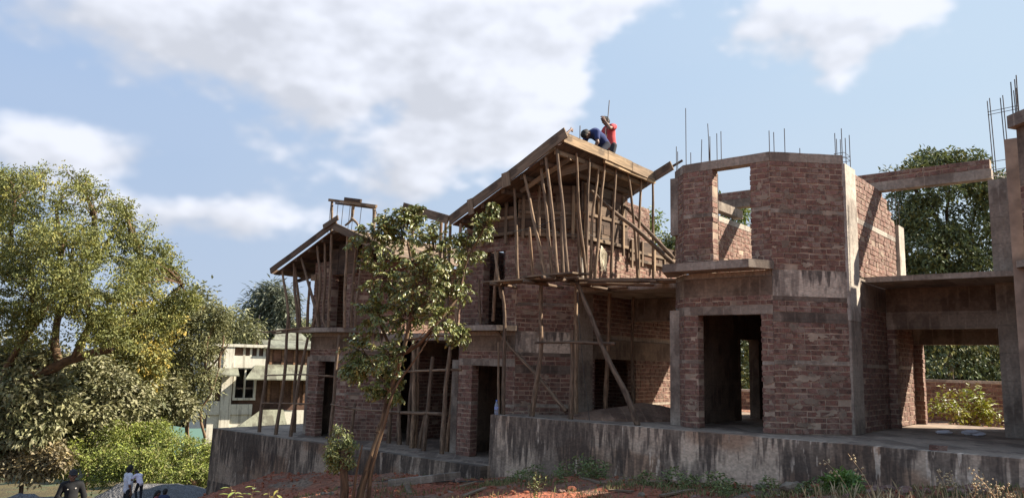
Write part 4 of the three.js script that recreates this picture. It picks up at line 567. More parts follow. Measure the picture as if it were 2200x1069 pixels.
// ---------------------------------------------------------------- trees, shrubs
const VEG = {"big":{"lobes":[[-19.17,6.02,-27.0,1.46],[-17.07,6.2,-26.0,1.17],[-15.2,6.03,-25.0,0.98],[-14.88,6.2,-26.5,0.99],[-13.52,5.72,-26.0,0.7],[-13.07,5.17,-26.5,0.77],[-17.28,4.28,-25.0,1.5],[-15.47,4.4,-24.5,1.25],[-13.84,4.37,-24.0,1.16],[-13.72,4.51,-26.0,0.94],[-12.6,4.6,-27.0,0.68],[-11.97,3.96,-27.0,0.68],[-11.41,3.07,-27.0,0.55],[-12.29,3.54,-25.5,0.84],[-12.73,3.06,-23.8,1.07],[-13.98,3.0,-23.5,1.13],[-15.7,2.86,-24.0,1.23],[-18.06,2.67,-26.0,1.25],[-12.37,2.13,-25.0,0.9],[-11.9,2.39,-26.6,0.64],[-13.15,1.92,-24.0,0.87],[-15.48,1.91,-25.0,0.83],[-17.98,7.07,-27.0,0.57],[-17.14,7.29,-27.5,0.58],[-15.65,7.04,-27.0,0.58]],"limbs":[[[-17.83,-2.78,-26.0],[-17.22,-1.58,-26.0],[-16.4,-0.81,-26.0],[-15.68,0.26,-26.0],[-14.96,0.74,-26.0],[-14.14,0.99,-26.0],[-13.23,1.24,-26.0]],[[-16.4,-0.81,-26.0],[-16.7,0.39,-26.0],[-15.97,1.46,-25.5],[-15.42,2.66,-25.0],[-15.73,4.01,-25.0]],[[-17.22,-1.58,-26.0],[-17.77,0.36,-26.0],[-17.91,2.67,-26.0],[-17.97,4.41,-26.0]],[[-14.96,0.74,-26.0],[-15.47,1.98,-26.5],[-14.86,3.25,-26.3],[-14.27,4.25,-26.5],[-13.76,5.56,-26.5]],[[-14.44,0.9,-26.0],[-13.78,2.12,-25.4],[-13.79,2.85,-25.0],[-14.37,4.05,-25.0]],[[-14.86,3.25,-26.3],[-13.33,3.01,-26.8],[-13.02,3.85,-27.0],[-12.58,4.35,-27.0],[-11.53,3.56,-27.0]],[[-12.96,3.68,-26.9],[-13.05,4.93,-26.5],[-13.37,5.86,-26.3]],[[-15.97,1.46,-25.5],[-14.84,2.82,-25.0],[-14.7,4.34,-25.0],[-15.63,6.07,-26.0]],[[-17.91,2.67,-26.0],[-17.06,4.75,-26.0],[-17.07,6.2,-26.0]],[[-14.27,4.25,-26.5],[-14.58,5.71,-26.5],[-15.12,6.73,-26.7]]]},"yellowing":{"lobes":[[-14.87,3.32,-31.0,0.84],[-14.04,2.41,-31.0,0.84],[-15.34,1.84,-31.5,0.95],[-14.04,0.94,-30.5,0.83],[-15.16,0.55,-31.0,0.84],[-16.31,1.46,-32.0,0.77],[-14.63,1.88,-32.0,0.77],[-14.54,-0.16,-31.0,0.56]],"limbs":[[[-14.28,-1.95,-31.0],[-14.45,-0.52,-31.0],[-14.62,0.74,-31.0],[-14.58,2.21,-31.0],[-14.29,3.15,-31.0]],[[-14.45,-0.52,-31.0],[-15.17,0.73,-31.0],[-15.63,1.63,-31.0]]]},"pale":[{"lobes":[[-17.23,0.84,-27.0,0.97],[-15.78,0.56,-26.5,0.88],[-18.08,-0.13,-27.0,1.14],[-15.99,-0.35,-26.0,0.94],[-15.19,-0.51,-26.5,0.72],[-16.63,-1.42,-26.0,0.86],[-15.41,-1.39,-26.0,0.7]],"limbs":[[[-16.36,-2.57,-27.0],[-16.44,-1.18,-27.0],[-16.82,0.06,-27.0]],[[-16.44,-1.18,-27.0],[-16.01,-0.08,-27.0]],[[-16.41,-2.11,-27.0],[-17.19,-0.89,-27.0]]]},{"lobes":[[-15.53,0.38,-29.0,0.87],[-14.37,-0.08,-28.5,0.77],[-15.5,-0.61,-28.5,0.86],[-14.19,-1.04,-28.0,0.76],[-13.72,-0.59,-29.0,0.7],[-15.45,-1.55,-28.0,0.67],[-14.35,-1.67,-27.8,0.67]],"limbs":[[[-15.2,-2.79,-29.0],[-15.27,-1.3,-29.0],[-15.31,-0.12,-29.0]],[[-15.27,-1.3,-29.0],[-14.59,-0.44,-29.0]]]},{"lobes":[[-14.44,-0.19,-32.0,0.77],[-13.82,-0.56,-32.4,0.78],[-14.03,-1.09,-31.7,0.76],[-13.22,-1.09,-32.0,0.58],[-14.65,-1.46,-31.5,0.66]],"limbs":[[[-13.94,-2.57,-32.0],[-14.07,-1.11,-32.0],[-14.04,-0.37,-32.0]]]},{"lobes":[[-16.04,-2.59,-26.0,0.47],[-15.27,-2.64,-26.0,0.44],[-14.7,-2.34,-26.0,0.44],[-16.81,-2.46,-26.0,0.55]],"limbs":[[[-15.66,-3.17,-26.0],[-15.72,-2.73,-26.0]]]}],"bare":{"lobes":[[-13.76,2.52,-33.0,0.89],[-12.99,2.74,-33.0,0.79],[-12.55,2.38,-33.5,0.71],[-13.28,1.56,-33.0,0.89],[-12.89,1.18,-33.5,0.6],[-13.59,0.57,-33.0,0.79],[-12.76,0.01,-33.0,0.69],[-14.28,1.54,-33.5,0.71],[-12.41,2.95,-33.0,0.4],[-14.36,0.36,-33.0,0.79],[-13.18,-0.76,-33.0,0.69],[-14.58,2.56,-34.0,0.61]],"limbs":[[[-13.13,-2.09,-33.0],[-13.35,-1.15,-33.0],[-13.15,0.01,-33.0],[-13.64,1.16,-33.0],[-13.35,2.34,-33.0],[-13.02,3.14,-33.0]],[[-13.15,0.01,-33.0],[-12.43,0.8,-33.0],[-11.91,1.59,-33.0]],[[-12.57,-2.27,-33.0],[-12.86,-1.14,-33.0],[-12.44,-0.36,-33.0],[-12.22,0.61,-33.0]],[[-13.35,-1.15,-33.0],[-13.8,-0.4,-33.0],[-14.0,0.76,-33.0]],[[-12.44,-0.36,-33.0],[-12.81,0.59,-33.0],[-12.72,1.96,-33.0],[-12.21,2.96,-33.0]],[[-13.64,1.16,-33.0],[-14.32,2.12,-33.0]],[[-12.22,0.61,-33.0],[-12.13,1.97,-33.0]]]},"mid":{"lobes":[[-16.86,4.19,-42.0,0.76],[-18.08,3.65,-42.0,0.76],[-16.25,2.94,-42.0,0.88],[-15.48,2.71,-42.0,0.76],[-14.75,2.98,-42.0,0.63],[-14.94,2.23,-42.0,0.76],[-13.94,2.25,-42.0,0.76]],"limbs":[[[-15.34,-2.21,-42.0],[-15.58,0.23,-42.0],[-15.69,2.21,-42.0]]]},"far":[{"lobes":[[-19.46,5.42,-62.0,1.68],[-18.46,4.33,-62.0,1.49],[-19.92,3.92,-62.0,1.49],[-17.62,2.87,-62.0,1.49],[-19.04,2.1,-62.0,1.68],[-16.64,2.16,-62.0,1.31],[-19.34,6.36,-62.0,0.82],[-18.18,5.83,-62.0,1.12]],"limbs":[[[-18.28,-3.68,-62.0],[-18.65,0.64,-62.0],[-19.2,4.31,-62.0]]]},{"lobes":[[-13.53,2.61,-52.0,0.78],[-14.07,1.37,-52.0,0.94],[-14.61,0.13,-52.0,0.94],[-13.94,-0.76,-52.0,1.25],[-14.32,-1.98,-52.0,1.25],[-15.02,-2.9,-52.0,0.94]],"limbs":[[[-13.99,-4.67,-52.0],[-14.14,-1.38,-52.0],[-14.07,1.37,-52.0]]]},{"lobes":[[-20.52,2.22,-55.0,0.99],[-21.43,1.23,-55.0,0.99],[-21.65,-0.07,-55.0,0.99],[-19.57,2.57,-55.0,0.66]],"limbs":[[[-20.34,-4.19,-55.0],[-20.83,-0.05,-55.0]]]}],"hedge":[[-14.67,-2.51,-26.8,0.61],[-14.51,-2.21,-27.6,0.66],[-13.81,-1.95,-27.6,0.66],[-13.25,-1.91,-28.1,0.64],[-12.63,-2.01,-28.4,0.72],[-11.7,-2.21,-28.2,0.68],[-10.77,-2.48,-28.0,0.67],[-10.24,-2.76,-28.4,0.68],[-14.21,-2.92,-26.6,0.56],[-13.46,-2.68,-26.6,0.64],[-12.69,-2.59,-26.6,0.64],[-11.91,-2.64,-26.6,0.64],[-11.21,-2.73,-26.8,0.65],[-10.54,-2.9,-27.1,0.59],[-10.05,-3.07,-27.3,0.49],[-14.17,-1.64,-28.4,0.34],[-12.68,-1.63,-28.8,0.35],[-13.25,-1.71,-28.6,0.34],[-15.28,-2.67,-26.8,0.45],[-15.32,-2.15,-27.6,0.4]],"right":[{"lobes":[[16.37,8.68,-31.0,1.03],[17.73,8.91,-31.0,1.03],[18.84,8.35,-31.0,1.12],[16.11,7.31,-31.0,1.12],[17.16,7.25,-30.5,1.28],[18.94,7.0,-31.0,1.12],[16.16,5.9,-30.5,1.1],[17.93,5.82,-31.0,1.21],[19.24,5.67,-31.0,0.93],[17.27,9.62,-31.5,0.66],[17.96,9.67,-31.0,0.52],[19.11,9.54,-31.0,0.65],[15.99,4.83,-31.0,1.12],[17.66,4.49,-31.0,1.12],[19.33,4.16,-31.0,1.12],[15.94,6.43,-31.5,0.66],[19.99,8.38,-31.0,0.93],[20.45,6.84,-31.0,0.93]],"limbs":[[[17.36,-0.66,-31.0],[17.48,2.99,-31.0],[17.54,5.62,-31.0],[17.09,7.73,-31.0],[16.37,8.68,-31.0]],[[17.54,4.11,-31.0],[18.53,6.41,-31.0],[19.02,8.16,-31.0]],[[17.54,5.62,-31.0],[17.85,7.75,-31.0],[17.93,9.11,-31.0]]]},{"lobes":[[13.97,2.07,-27.0,0.89],[15.12,2.42,-27.0,0.97],[16.24,2.13,-27.0,0.97],[17.19,1.83,-27.0,0.97],[14.15,1.28,-26.5,0.8],[15.41,1.31,-26.5,0.8],[16.51,1.18,-26.5,0.64],[12.99,1.73,-27.0,0.97]],"limbs":[[[15.48,0.21,-27.0],[15.47,1.47,-27.0],[15.29,2.43,-27.0]]]},{"lobes":[[7.96,2.62,-28.0,1.01],[8.44,1.3,-28.0,0.84],[7.44,1.44,-28.0,0.84],[8.29,1.96,-28.0,0.84],[9.3,2.32,-28.0,1.01],[8.09,0.64,-28.0,0.51]],"limbs":[[[8.08,-0.34,-28.0],[8.11,1.29,-28.0],[8.29,2.29,-28.0]]]},{"lobes":[[9.28,7.63,-32.0,0.42],[8.99,7.92,-32.0,0.27],[9.67,7.54,-32.0,0.27],[9.17,6.73,-32.0,0.58],[9.74,6.35,-32.0,0.67]],"limbs":[[[9.26,0.94,-32.0],[9.33,4.77,-32.0],[9.27,7.33,-32.0]]]},{"lobes":[[5.2,6.48,-30.0,0.47],[5.48,6.77,-30.0,0.32],[5.02,5.92,-30.0,0.54],[5.38,5.56,-30.0,0.54]],"limbs":[[[5.29,1.23,-30.0],[5.29,4.46,-30.0],[5.26,6.3,-30.0]]]},{"lobes":[[7.23,6.92,-36.0,0.48],[7.67,6.71,-36.0,0.56],[7.01,6.36,-36.0,0.54],[7.89,7.04,-36.0,0.39],[8.1,6.27,-36.0,0.65]],"limbs":[[[7.42,1.7,-36.0],[7.44,6.04,-36.0]]]}],"bush":[[10.33,0.42,-18.6,0.28],[10.72,0.59,-18.6,0.31],[11.11,0.55,-18.6,0.28],[10.42,0.17,-18.4,0.31],[10.97,0.17,-18.6,0.31],[11.36,0.28,-18.6,0.25],[10.09,0.15,-18.6,0.2],[11.4,0.02,-18.6,0.22],[10.73,-0.11,-18.6,0.28],[11.17,-0.1,-18.6,0.28],[10.84,0.76,-18.6,0.16]],"front":{"lobes":[[-2.49,3.17,-13.6,0.45],[-1.96,3.4,-13.9,0.46],[-1.37,2.99,-13.3,0.52],[-0.8,3.13,-13.9,0.42],[-0.51,3.47,-13.6,0.26],[-0.37,3.79,-13.6,0.15],[-2.32,2.53,-13.8,0.54],[-1.58,2.4,-13.2,0.6],[-1.03,2.48,-13.8,0.46],[-2.46,1.85,-13.6,0.43],[-1.89,1.88,-13.9,0.52],[-1.17,1.78,-13.3,0.44],[-0.9,1.52,-13.6,0.26],[-2.65,1.24,-13.9,0.35],[-2.05,1.13,-13.3,0.36],[-2.65,0.84,-13.6,0.23],[-2.02,0.65,-13.8,0.27],[-1.94,3.64,-13.6,0.18],[-1.71,3.77,-13.8,0.17],[-2.25,3.51,-13.6,0.25],[-2.85,0.87,-13.6,0.12],[-1.94,0.42,-13.6,0.16],[-2.16,0.88,-13.8,0.25],[-2.35,0.56,-13.6,0.18]],"limbs":[[[-2.46,-1.25,-13.1],[-2.35,-0.8,-13.3],[-2.21,-0.13,-13.5],[-2.07,0.57,-13.6],[-1.88,1.21,-13.6],[-1.76,1.78,-13.6],[-1.71,2.44,-13.6],[-1.86,3.18,-13.6]],[[-2.21,-0.13,-13.5],[-2.07,0.48,-13.8],[-2.0,1.05,-13.8],[-2.33,1.78,-13.8],[-2.47,2.51,-13.7],[-2.49,3.17,-13.6]],[[-1.88,1.21,-13.6],[-1.56,1.38,-13.4],[-1.25,1.78,-13.3],[-0.96,2.21,-13.6],[-0.83,2.9,-13.8],[-0.51,3.47,-13.6],[-0.34,3.9,-13.6]],[[-1.76,1.78,-13.6],[-1.36,2.35,-13.4],[-1.33,2.9,-13.3]],[[-2.07,0.57,-13.6],[-2.41,1.04,-13.8],[-2.65,1.32,-13.9]],[[-1.83,1.46,-13.6],[-1.09,1.55,-13.4],[-0.86,1.48,-13.6]],[[-1.9,1.13,-13.6],[-1.59,1.45,-13.3],[-1.43,1.61,-13.2]],[[-2.27,-1.26,-13.2],[-2.24,-0.65,-13.3],[-2.07,0.11,-13.4],[-1.93,0.66,-13.4],[-1.5,1.3,-13.3],[-1.17,1.86,-13.3]]]},"stump":{"lobes":[[-2.83,-0.41,-13.1,0.17],[-2.73,-0.22,-13.1,0.16],[-2.63,-0.52,-13.1,0.17],[-2.86,-0.6,-13.1,0.14],[-2.81,-0.07,-13.1,0.08],[-2.6,-0.33,-13.1,0.11]],"limbs":[[[-2.67,-1.29,-13.1],[-2.67,-0.85,-13.1],[-2.68,-0.37,-13.1]],[[-2.66,-0.93,-13.1],[-2.76,-0.48,-13.1],[-2.8,-0.11,-13.1]],[[-2.51,-1.29,-13.1],[-2.47,-0.7,-13.1],[-2.39,-0.29,-13.1]]]}};

const leafMat = (c, rough = 0.75, tr = 0.3) => new THREE.MeshPhysicalMaterial({ color: rgb(...c), roughness: rough, transmission: tr, thickness: 0, metalness: 0 });
// a sprig of small folded leaves
function sprig(n, spread, len, wid, seed, droop = 0.2) {
  const R = rng(seed), pos = [];
  for (let i = 0; i < n; i++) {
    const th = R() * 6.283, ph = Math.acos(2 * R() - 1), c = V(Math.sin(ph) * Math.cos(th), Math.cos(ph) * 0.8, Math.sin(ph) * Math.sin(th)).multiplyScalar(spread * Math.cbrt(R()));
    const d = c.clone().normalize().add(V((R() - 0.5) * 1.6, (R() - 0.5) * 1.2 - droop, (R() - 0.5) * 1.6)).normalize(), s = d.clone().cross(V(R() - 0.5, 1, R() - 0.5)).normalize(), up = s.clone().cross(d), l = len * (0.7 + R() * 0.6), w = wid * (0.7 + R() * 0.6), f = 0.16 + R() * 0.2;
    const a = c, m = c.clone().addScaledVector(d, l * 0.45).addScaledVector(up, -l * 0.04), e = c.clone().addScaledVector(d, l).addScaledVector(up, -l * 0.16), p = m.clone().addScaledVector(s, w / 2).addScaledVector(up, w * f), q = m.clone().addScaledVector(s, -w / 2).addScaledVector(up, w * f);
    for (const t of [[a, p, m], [p, e, m], [a, m, q], [m, e, q]]) for (const v of t) pos.push(v.x, v.y, v.z);
  }
  const g = new THREE.BufferGeometry(); g.setAttribute('position', new THREE.Float32BufferAttribute(pos, 3)); g.computeVertexNormals(); return g;
}
// leaf sprigs spread through lobes [x, y, z, r]
function foliage(name, lobes, o) {
  const R = rng(o.seed), spots = [];
  for (const [x, y, z, r] of lobes) {
    const n = Math.round(o.dens * r * r * (o.vol ? r : 1));
    for (let i = 0; i < n; i++) {
      const th = R() * 6.283, ph = Math.acos(2 * R() - 1), rad = r * (0.35 + 0.75 * Math.pow(R(), 0.6)) * (1 + 0.25 * PN.noise(th * 1.3, ph * 2, x * 3.1 + z));
      const p = [x + rad * Math.sin(ph) * Math.cos(th), y + rad * 0.85 * Math.cos(ph), z + rad * Math.sin(ph) * Math.sin(th)], f = o.gapF ?? 1.1;
      if (PN.noise(p[0] * f + 5, p[1] * f, p[2] * f) + 0.4 * PN.noise(p[0] * f * 2.7, p[1] * f * 2.7, p[2] * f * 2.7) < (o.gap ?? -0.12)) continue;
      spots.push(p);
    }
  }
  for (const e of o.extra || []) for (let k = 0; k < 4; k++) spots.push([e.x + (R() - 0.5) * 0.4, e.y + (R() - 0.5) * 0.35, e.z + (R() - 0.5) * 0.4]);
  const g = o.geo || sprig(o.leaves ?? 9, o.spread ?? 0.22, o.len ?? 0.12, o.wid ?? 0.06, o.seed + 3), m = new THREE.InstancedMesh(g, o.mat, spots.length), M4 = new THREE.Matrix4(), q = new THREE.Quaternion(), e = new THREE.Euler(), c = new THREE.Color();
  spots.forEach((p, i) => { e.set((R() - 0.5) * 1.2, R() * 6.283, (R() - 0.5) * 1.2); q.setFromEuler(e); const s = 0.75 + R() * 0.55; M4.compose(V(...p), q, V(s, s, s)); m.setMatrixAt(i, M4); const k = 0.65 + R() * 0.6, t = o.tones[Math.floor(Math.pow(R(), 1.3) * o.tones.length)]; m.setColorAt(i, c.setRGB(t[0] * k, t[1] * k, t[2] * k)); });
  m.name = name; sh(m); m.userData.kind = 'stuff'; return m;
}
const trunkMats = [std({ map: T.bark, color: rgb(0.30, 0.22, 0.15), bumpMap: T.bark, bumpScale: 0.01 }), std({ map: T.bark, color: rgb(0.20, 0.15, 0.11), bumpMap: T.bark, bumpScale: 0.01 }), std({ map: T.bark, color: rgb(0.42, 0.33, 0.25), bumpMap: T.bark, bumpScale: 0.01 })];
function tree(name, label, group, d, o) {
  const base = V(...d.limbs[0][0]), g = new THREE.Group(); const gy = groundY(base.x, base.z); g.position.set(base.x, gy, base.z);
  d.limbs.forEach((l, i) => { const p = l.map((q) => V(...q).sub(g.position)); if (i === 0) { p[0].y = Math.min(p[0].y, -0.1); } const r0 = i ? o.r * (o.limbK ?? 0.5) : o.r; part(g, i ? 'limb' : 'trunk', poleGeo(p, r0, r0 * 0.35, o.seed + i, 8, 1.0), trunkMats[o.bark ?? 0]); });
  // twigs from the limb ends to lobe centres
  const R = rng(o.seed + 50), ends = d.limbs.flatMap((l) => l.slice(1)).map((q) => V(...q));
  const tw = [], tips = []; for (const [x, y, z, r] of d.lobes) { const c = V(x, y, z), from = ends.reduce((a, b) => (b.distanceTo(c) < a.distanceTo(c) ? b : a)); for (let k = 0; k < (o.twigs ?? 3); k++) { const e = c.clone().add(V((R() - 0.5) * r * 1.5, (R() - 0.4) * r * 1.4, (R() - 0.5) * r * 1.5)), m = from.clone().lerp(e, 0.5).add(V((R() - 0.5) * r * 0.4, r * 0.15, (R() - 0.5) * r * 0.4)); tips.push(e.clone().sub(g.position), m.clone().lerp(e, 0.5).sub(g.position)); tw.push(clean(poleGeo([from, m, e].map((v) => v.clone().sub(g.position)), Math.min(0.03, o.r * 0.1), 0.006, o.seed + 60 + k, 4, 1))); } }
  if (tw.length) part(g, 'twigs', mergeGeometries(tw), trunkMats[o.bark ?? 0]).userData.kind = 'stuff';
  const f = foliage('crown', d.lobes.map(([x, y, z, r]) => [x - g.position.x, y - g.position.y, z - g.position.z, r]), { ...o, extra: tips }); g.add(f);
  return top(g, name, label, o.cat || 'tree', group);
}
{
  const W = leafMat([1, 1, 1]);
  tree('broadleaf_tree', 'large spreading olive-green tree with thick low limbs beside the gravel', null, VEG.big, { seed: 1001, r: 0.34, limbK: 0.42, dens: 350, leaves: 14, spread: 0.23, len: 0.095, wid: 0.05, gap: 0.05, gapF: 0.85, twigs: 5, mat: W, tones: [[0.195, 0.21, 0.036], [0.245, 0.25, 0.05], [0.15, 0.17, 0.033], [0.215, 0.23, 0.06], [0.12, 0.135, 0.03], [0.30, 0.27, 0.05]] });
  tree('yellowing_tree', 'tree with yellowing leaves beside the large olive tree', null, VEG.yellowing, { seed: 1101, r: 0.16, dens: 300, leaves: 11, spread: 0.25, len: 0.14, wid: 0.08, gap: -0.1, mat: W, bark: 1, tones: [[0.28, 0.27, 0.06], [0.36, 0.31, 0.06], [0.20, 0.21, 0.06], [0.44, 0.32, 0.05]] });
  const pl = ['pale grey-green shrub mass under the large olive tree', 'pale broad-leaved shrub behind the bright green hedge', 'dusty pale shrub beside the bare branched tree', 'low dry shrub at the edge of the gravel heap'];
  VEG.pale.forEach((d, i) => tree('pale_shrub', pl[i], 'pale shrubs under the trees', d, { seed: 1200 + i * 20, r: 0.07, cat: 'shrub', dens: 330, leaves: 10, spread: 0.26, len: 0.19, wid: 0.10, gap: -0.2, mat: W, bark: 1, tones: i === 3 ? [[0.30, 0.24, 0.13], [0.22, 0.19, 0.10], [0.36, 0.28, 0.12]] : [[0.28, 0.27, 0.12], [0.35, 0.33, 0.18], [0.21, 0.21, 0.09], [0.15, 0.16, 0.06]] }));
  tree('bare_tree', 'thin half-bare tree with grey forked branches by the end of the terrace', null, VEG.bare, { seed: 1301, r: 0.11, limbK: 0.6, dens: 230, leaves: 9, spread: 0.3, len: 0.12, wid: 0.055, gap: -0.1, twigs: 9, mat: W, bark: 2, tones: [[0.22, 0.22, 0.08], [0.17, 0.18, 0.07], [0.28, 0.27, 0.11]] });
  tree('round_tree', 'light green tree behind the neighbouring house parapet', null, VEG.mid, { seed: 1351, r: 0.15, dens: 160, leaves: 9, spread: 0.4, len: 0.2, wid: 0.1, gap: -0.1, mat: W, bark: 1, tones: [[0.20, 0.20, 0.08], [0.16, 0.17, 0.07], [0.25, 0.25, 0.10]] });
  const fl = ['tall dark feathery tree behind the neighbouring house roof', 'leafy bush between the neighbouring house and the scaffold', 'dull green tree left of the neighbouring house'];
  VEG.far.forEach((d, i) => tree('distant_tree', fl[i], 'trees by the neighbouring house', d, { seed: 1400 + i * 30, r: 0.22, dens: i === 1 ? 140 : 60, leaves: 12, spread: 0.55, len: 0.5, wid: 0.10, gap: -0.12, gapF: 0.6, mat: W, bark: 1, tones: i === 1 ? [[0.22, 0.23, 0.09], [0.28, 0.27, 0.12], [0.16, 0.18, 0.07]] : [[0.13, 0.15, 0.09], [0.10, 0.12, 0.07], [0.17, 0.18, 0.11]] }));
  { const h = foliage('hedge_leaves', VEG.hedge, { seed: 1501, dens: 680, leaves: 12, spread: 0.19, len: 0.095, wid: 0.042, gap: -0.2, mat: W, tones: [[0.27, 0.32, 0.04], [0.21, 0.26, 0.035], [0.33, 0.36, 0.06], [0.15, 0.18, 0.035], [0.30, 0.27, 0.09]] }); top(h, 'green_hedge', 'bright green leafy thicket behind the gravel heap', 'bushes', null, 'stuff'); }
  const rl = ['tall dark green tree rising behind the concrete cross beam', 'dark leafy tree seen through the porch opening over the boundary wall', 'dark green tree seen through the doorway of the roofless house', 'green treetop seen through the upper window opening', 'bright green treetop behind the slanting brace poles', 'dull dark treetop between the shuttered wall and the roofless house'];
  VEG.right.forEach((d, i) => tree('garden_tree', rl[i], 'trees behind the houses', d, { seed: 1600 + i * 30, r: 0.2, dens: i === 0 ? 300 : 200, leaves: 11, spread: 0.32, len: 0.17, wid: 0.08, gap: 0.05, gapF: 1.0, mat: W, bark: 1, tones: i === 3 || i === 4 ? [[0.20, 0.26, 0.05], [0.26, 0.30, 0.07], [0.14, 0.19, 0.05]] : [[0.12, 0.15, 0.05], [0.15, 0.18, 0.06], [0.09, 0.115, 0.045], [0.24, 0.23, 0.06]] }));
  { const h = foliage('leaves', VEG.bush, { seed: 1801, dens: 520, leaves: 7, spread: 0.1, len: 0.11, wid: 0.055, gap: -0.02, gapF: 2.2, mat: leafMat([1, 1, 1], 0.6, 0.45), tones: [[0.36, 0.40, 0.04], [0.28, 0.33, 0.04], [0.42, 0.42, 0.06], [0.24, 0.18, 0.06]] });
    const R = rng(1811), g = new THREE.Group(), bx = VEG.bush[8]; g.position.set(bx[0], groundY(bx[0], bx[2]), bx[2]); h.position.copy(g.position).negate(); g.add(h);
    for (let k = 0; k < 12; k++) { const l = VEG.bush[k % VEG.bush.length]; part(g, 'stem', poleGeo([V((R() - 0.5) * 0.5, -0.05, (R() - 0.5) * 0.4), V((l[0] - bx[0]) * 0.5, (l[1] - g.position.y) * 0.5, 0), V(l[0] - bx[0] + (R() - 0.5) * 0.3, l[1] - g.position.y, l[2] - bx[2])], 0.012, 0.005, 1820 + k, 5, 1), trunkMats[2]); }
    top(g, 'sunlit_bush', 'sunlit yellow-green bush before the boundary wall in the porch opening', 'bush'); }
}
{ // the leafy tree in front of the houses, large leaves one by one
  const d = VEG.front, g = new THREE.Group(), b = V(...d.limbs[0][0]); g.position.set(b.x, groundY(b.x, b.z), b.z);
  const rr = [0.066, 0.05, 0.04, 0.03, 0.025, 0.02, 0.015, 0.04];
  d.limbs.forEach((l, i) => { const p = l.map((q) => V(...q).sub(g.position)); if (!i) { p[0].y = -0.12; } part(g, i ? 'limb' : 'trunk', poleGeo(p, rr[i], i ? 0.008 : 0.02, 2001 + i, 9, 0.7), trunkMats[i === 6 ? 2 : 0]); });
  const R = rng(2050), ends = d.limbs.flatMap((l, i) => l.slice(i ? 1 : 4)).map((q) => V(...q)), tw = [], spots = [];
  for (const [x, y, z, r] of d.lobes) {
    const c = V(x, y, z), from = ends.reduce((m, e) => (e.distanceTo(c) < m.distanceTo(c) ? e : m)), nt = Math.round(9 + r * 76);
    for (let k = 0; k < nt; k++) {
      const e = c.clone().add(V(R() - 0.5, R() - 0.45, R() - 0.5).normalize().multiplyScalar(r * (0.35 + 0.85 * Math.pow(R(), 0.6)))), s = from.clone().lerp(c, 0.3 + R() * 0.6).lerp(e, 0.15), m = s.clone().lerp(e, 0.55).add(V(0, 0.03 + R() * 0.04, 0));
      const pts = [s, m, e].map((v) => v.clone().sub(g.position)); tw.push(clean(poleGeo(pts, 0.006, 0.0025, 2100 + k, 4, 0.5)));
      const cv = new THREE.CatmullRomCurve3(pts), L = cv.getLength(), nl = Math.round(10 + L * 26);
      for (let i = 0; i < nl; i++) { const t = 0.25 + 0.75 * (i + R()) / nl, p = cv.getPoint(Math.min(1, t)), tg = cv.getTangent(Math.min(1, t)); const side = V(R() - 0.5, R() * 0.4 - 0.25, R() - 0.5).normalize(); spots.push({ p, dir: tg.multiplyScalar(0.5).add(side).add(V(0, -0.28 - R() * 0.35, 0)).normalize(), s: 0.7 + R() * 0.55, roll: R() * 6.28 }); }
    }
  }
  part(g, 'twigs', mergeGeometries(tw), trunkMats[1]).userData.kind = 'stuff';
  const leaf = sprigLeaf(0.08, 0.038), tones = [[0.20, 0.225, 0.055], [0.16, 0.185, 0.05], [0.26, 0.265, 0.07], [0.14, 0.165, 0.045], [0.12, 0.145, 0.045], [0.34, 0.31, 0.13]], mats = tones.map((t) => leafMat(t, 0.42, 0.25));
  const q = new THREE.Quaternion(), q2 = new THREE.Quaternion(), M4 = new THREE.Matrix4(); const eye = camera.position.clone().sub(g.position);
  spots.forEach((s) => { q.setFromUnitVectors(V(1, 0, 0), s.dir); q2.setFromAxisAngle(V(1, 0, 0), (R() - 0.5) * 1.8); s.q = q.clone().multiply(q2); s.t = Math.floor(Math.pow(R(), 1.25) * tones.length); s.d = s.p.distanceTo(eye) - s.s * 1.2; });
  spots.sort((a, c) => a.d - c.d);
  const rest = spots.slice(300), im = new THREE.InstancedMesh(leaf, leafMat([1, 1, 1], 0.42, 0.25), rest.length), c = new THREE.Color();
  spots.slice(0, 300).forEach((s) => { const m = part(g, 'leaf', leaf, mats[s.t]); m.position.copy(s.p); m.quaternion.copy(s.q); m.scale.setScalar(s.s); });
  rest.forEach((s, i) => { M4.compose(s.p, s.q, V(s.s, s.s, s.s)); im.setMatrixAt(i, M4); im.setColorAt(i, c.setRGB(...tones[s.t])); }); im.name = 'leaves'; sh(im); im.userData.kind = 'stuff'; g.add(im);
  top(g, 'leafy_tree', 'slim leaning tree with glossy drooping leaves before the lower terrace', 'tree');
  console.log('front leaves', spots.length);
}
function sprigLeaf(l, w) {
  const pos = [], row = [[0, 0, 0], [0.16, 0.3, 0.0], [0.4, 0.5, -0.03], [0.68, 0.4, -0.09], [1, 0, -0.2]];
  const P = (r, s) => [r[0] * l, r[2] * l + Math.abs(s) * r[1] * w * 0.35, s * r[1] * w];
  for (let i = 0; i + 1 < row.length; i++) for (const s of [1, -1]) { const A = P(row[i], 0), B = P(row[i + 1], 0), C = P(row[i], s), D = P(row[i + 1], s); if (row[i][1]) pos.push(...A, ...(s > 0 ? C : B), ...(s > 0 ? B : C)); if (row[i + 1][1]) pos.push(...(row[i][1] ? C : A), ...(s > 0 ? D : B), ...(s > 0 ? B : D)); }
  const g = new THREE.BufferGeometry(); g.setAttribute('position', new THREE.Float32BufferAttribute(pos, 3)); g.computeVertexNormals(); return g;
}
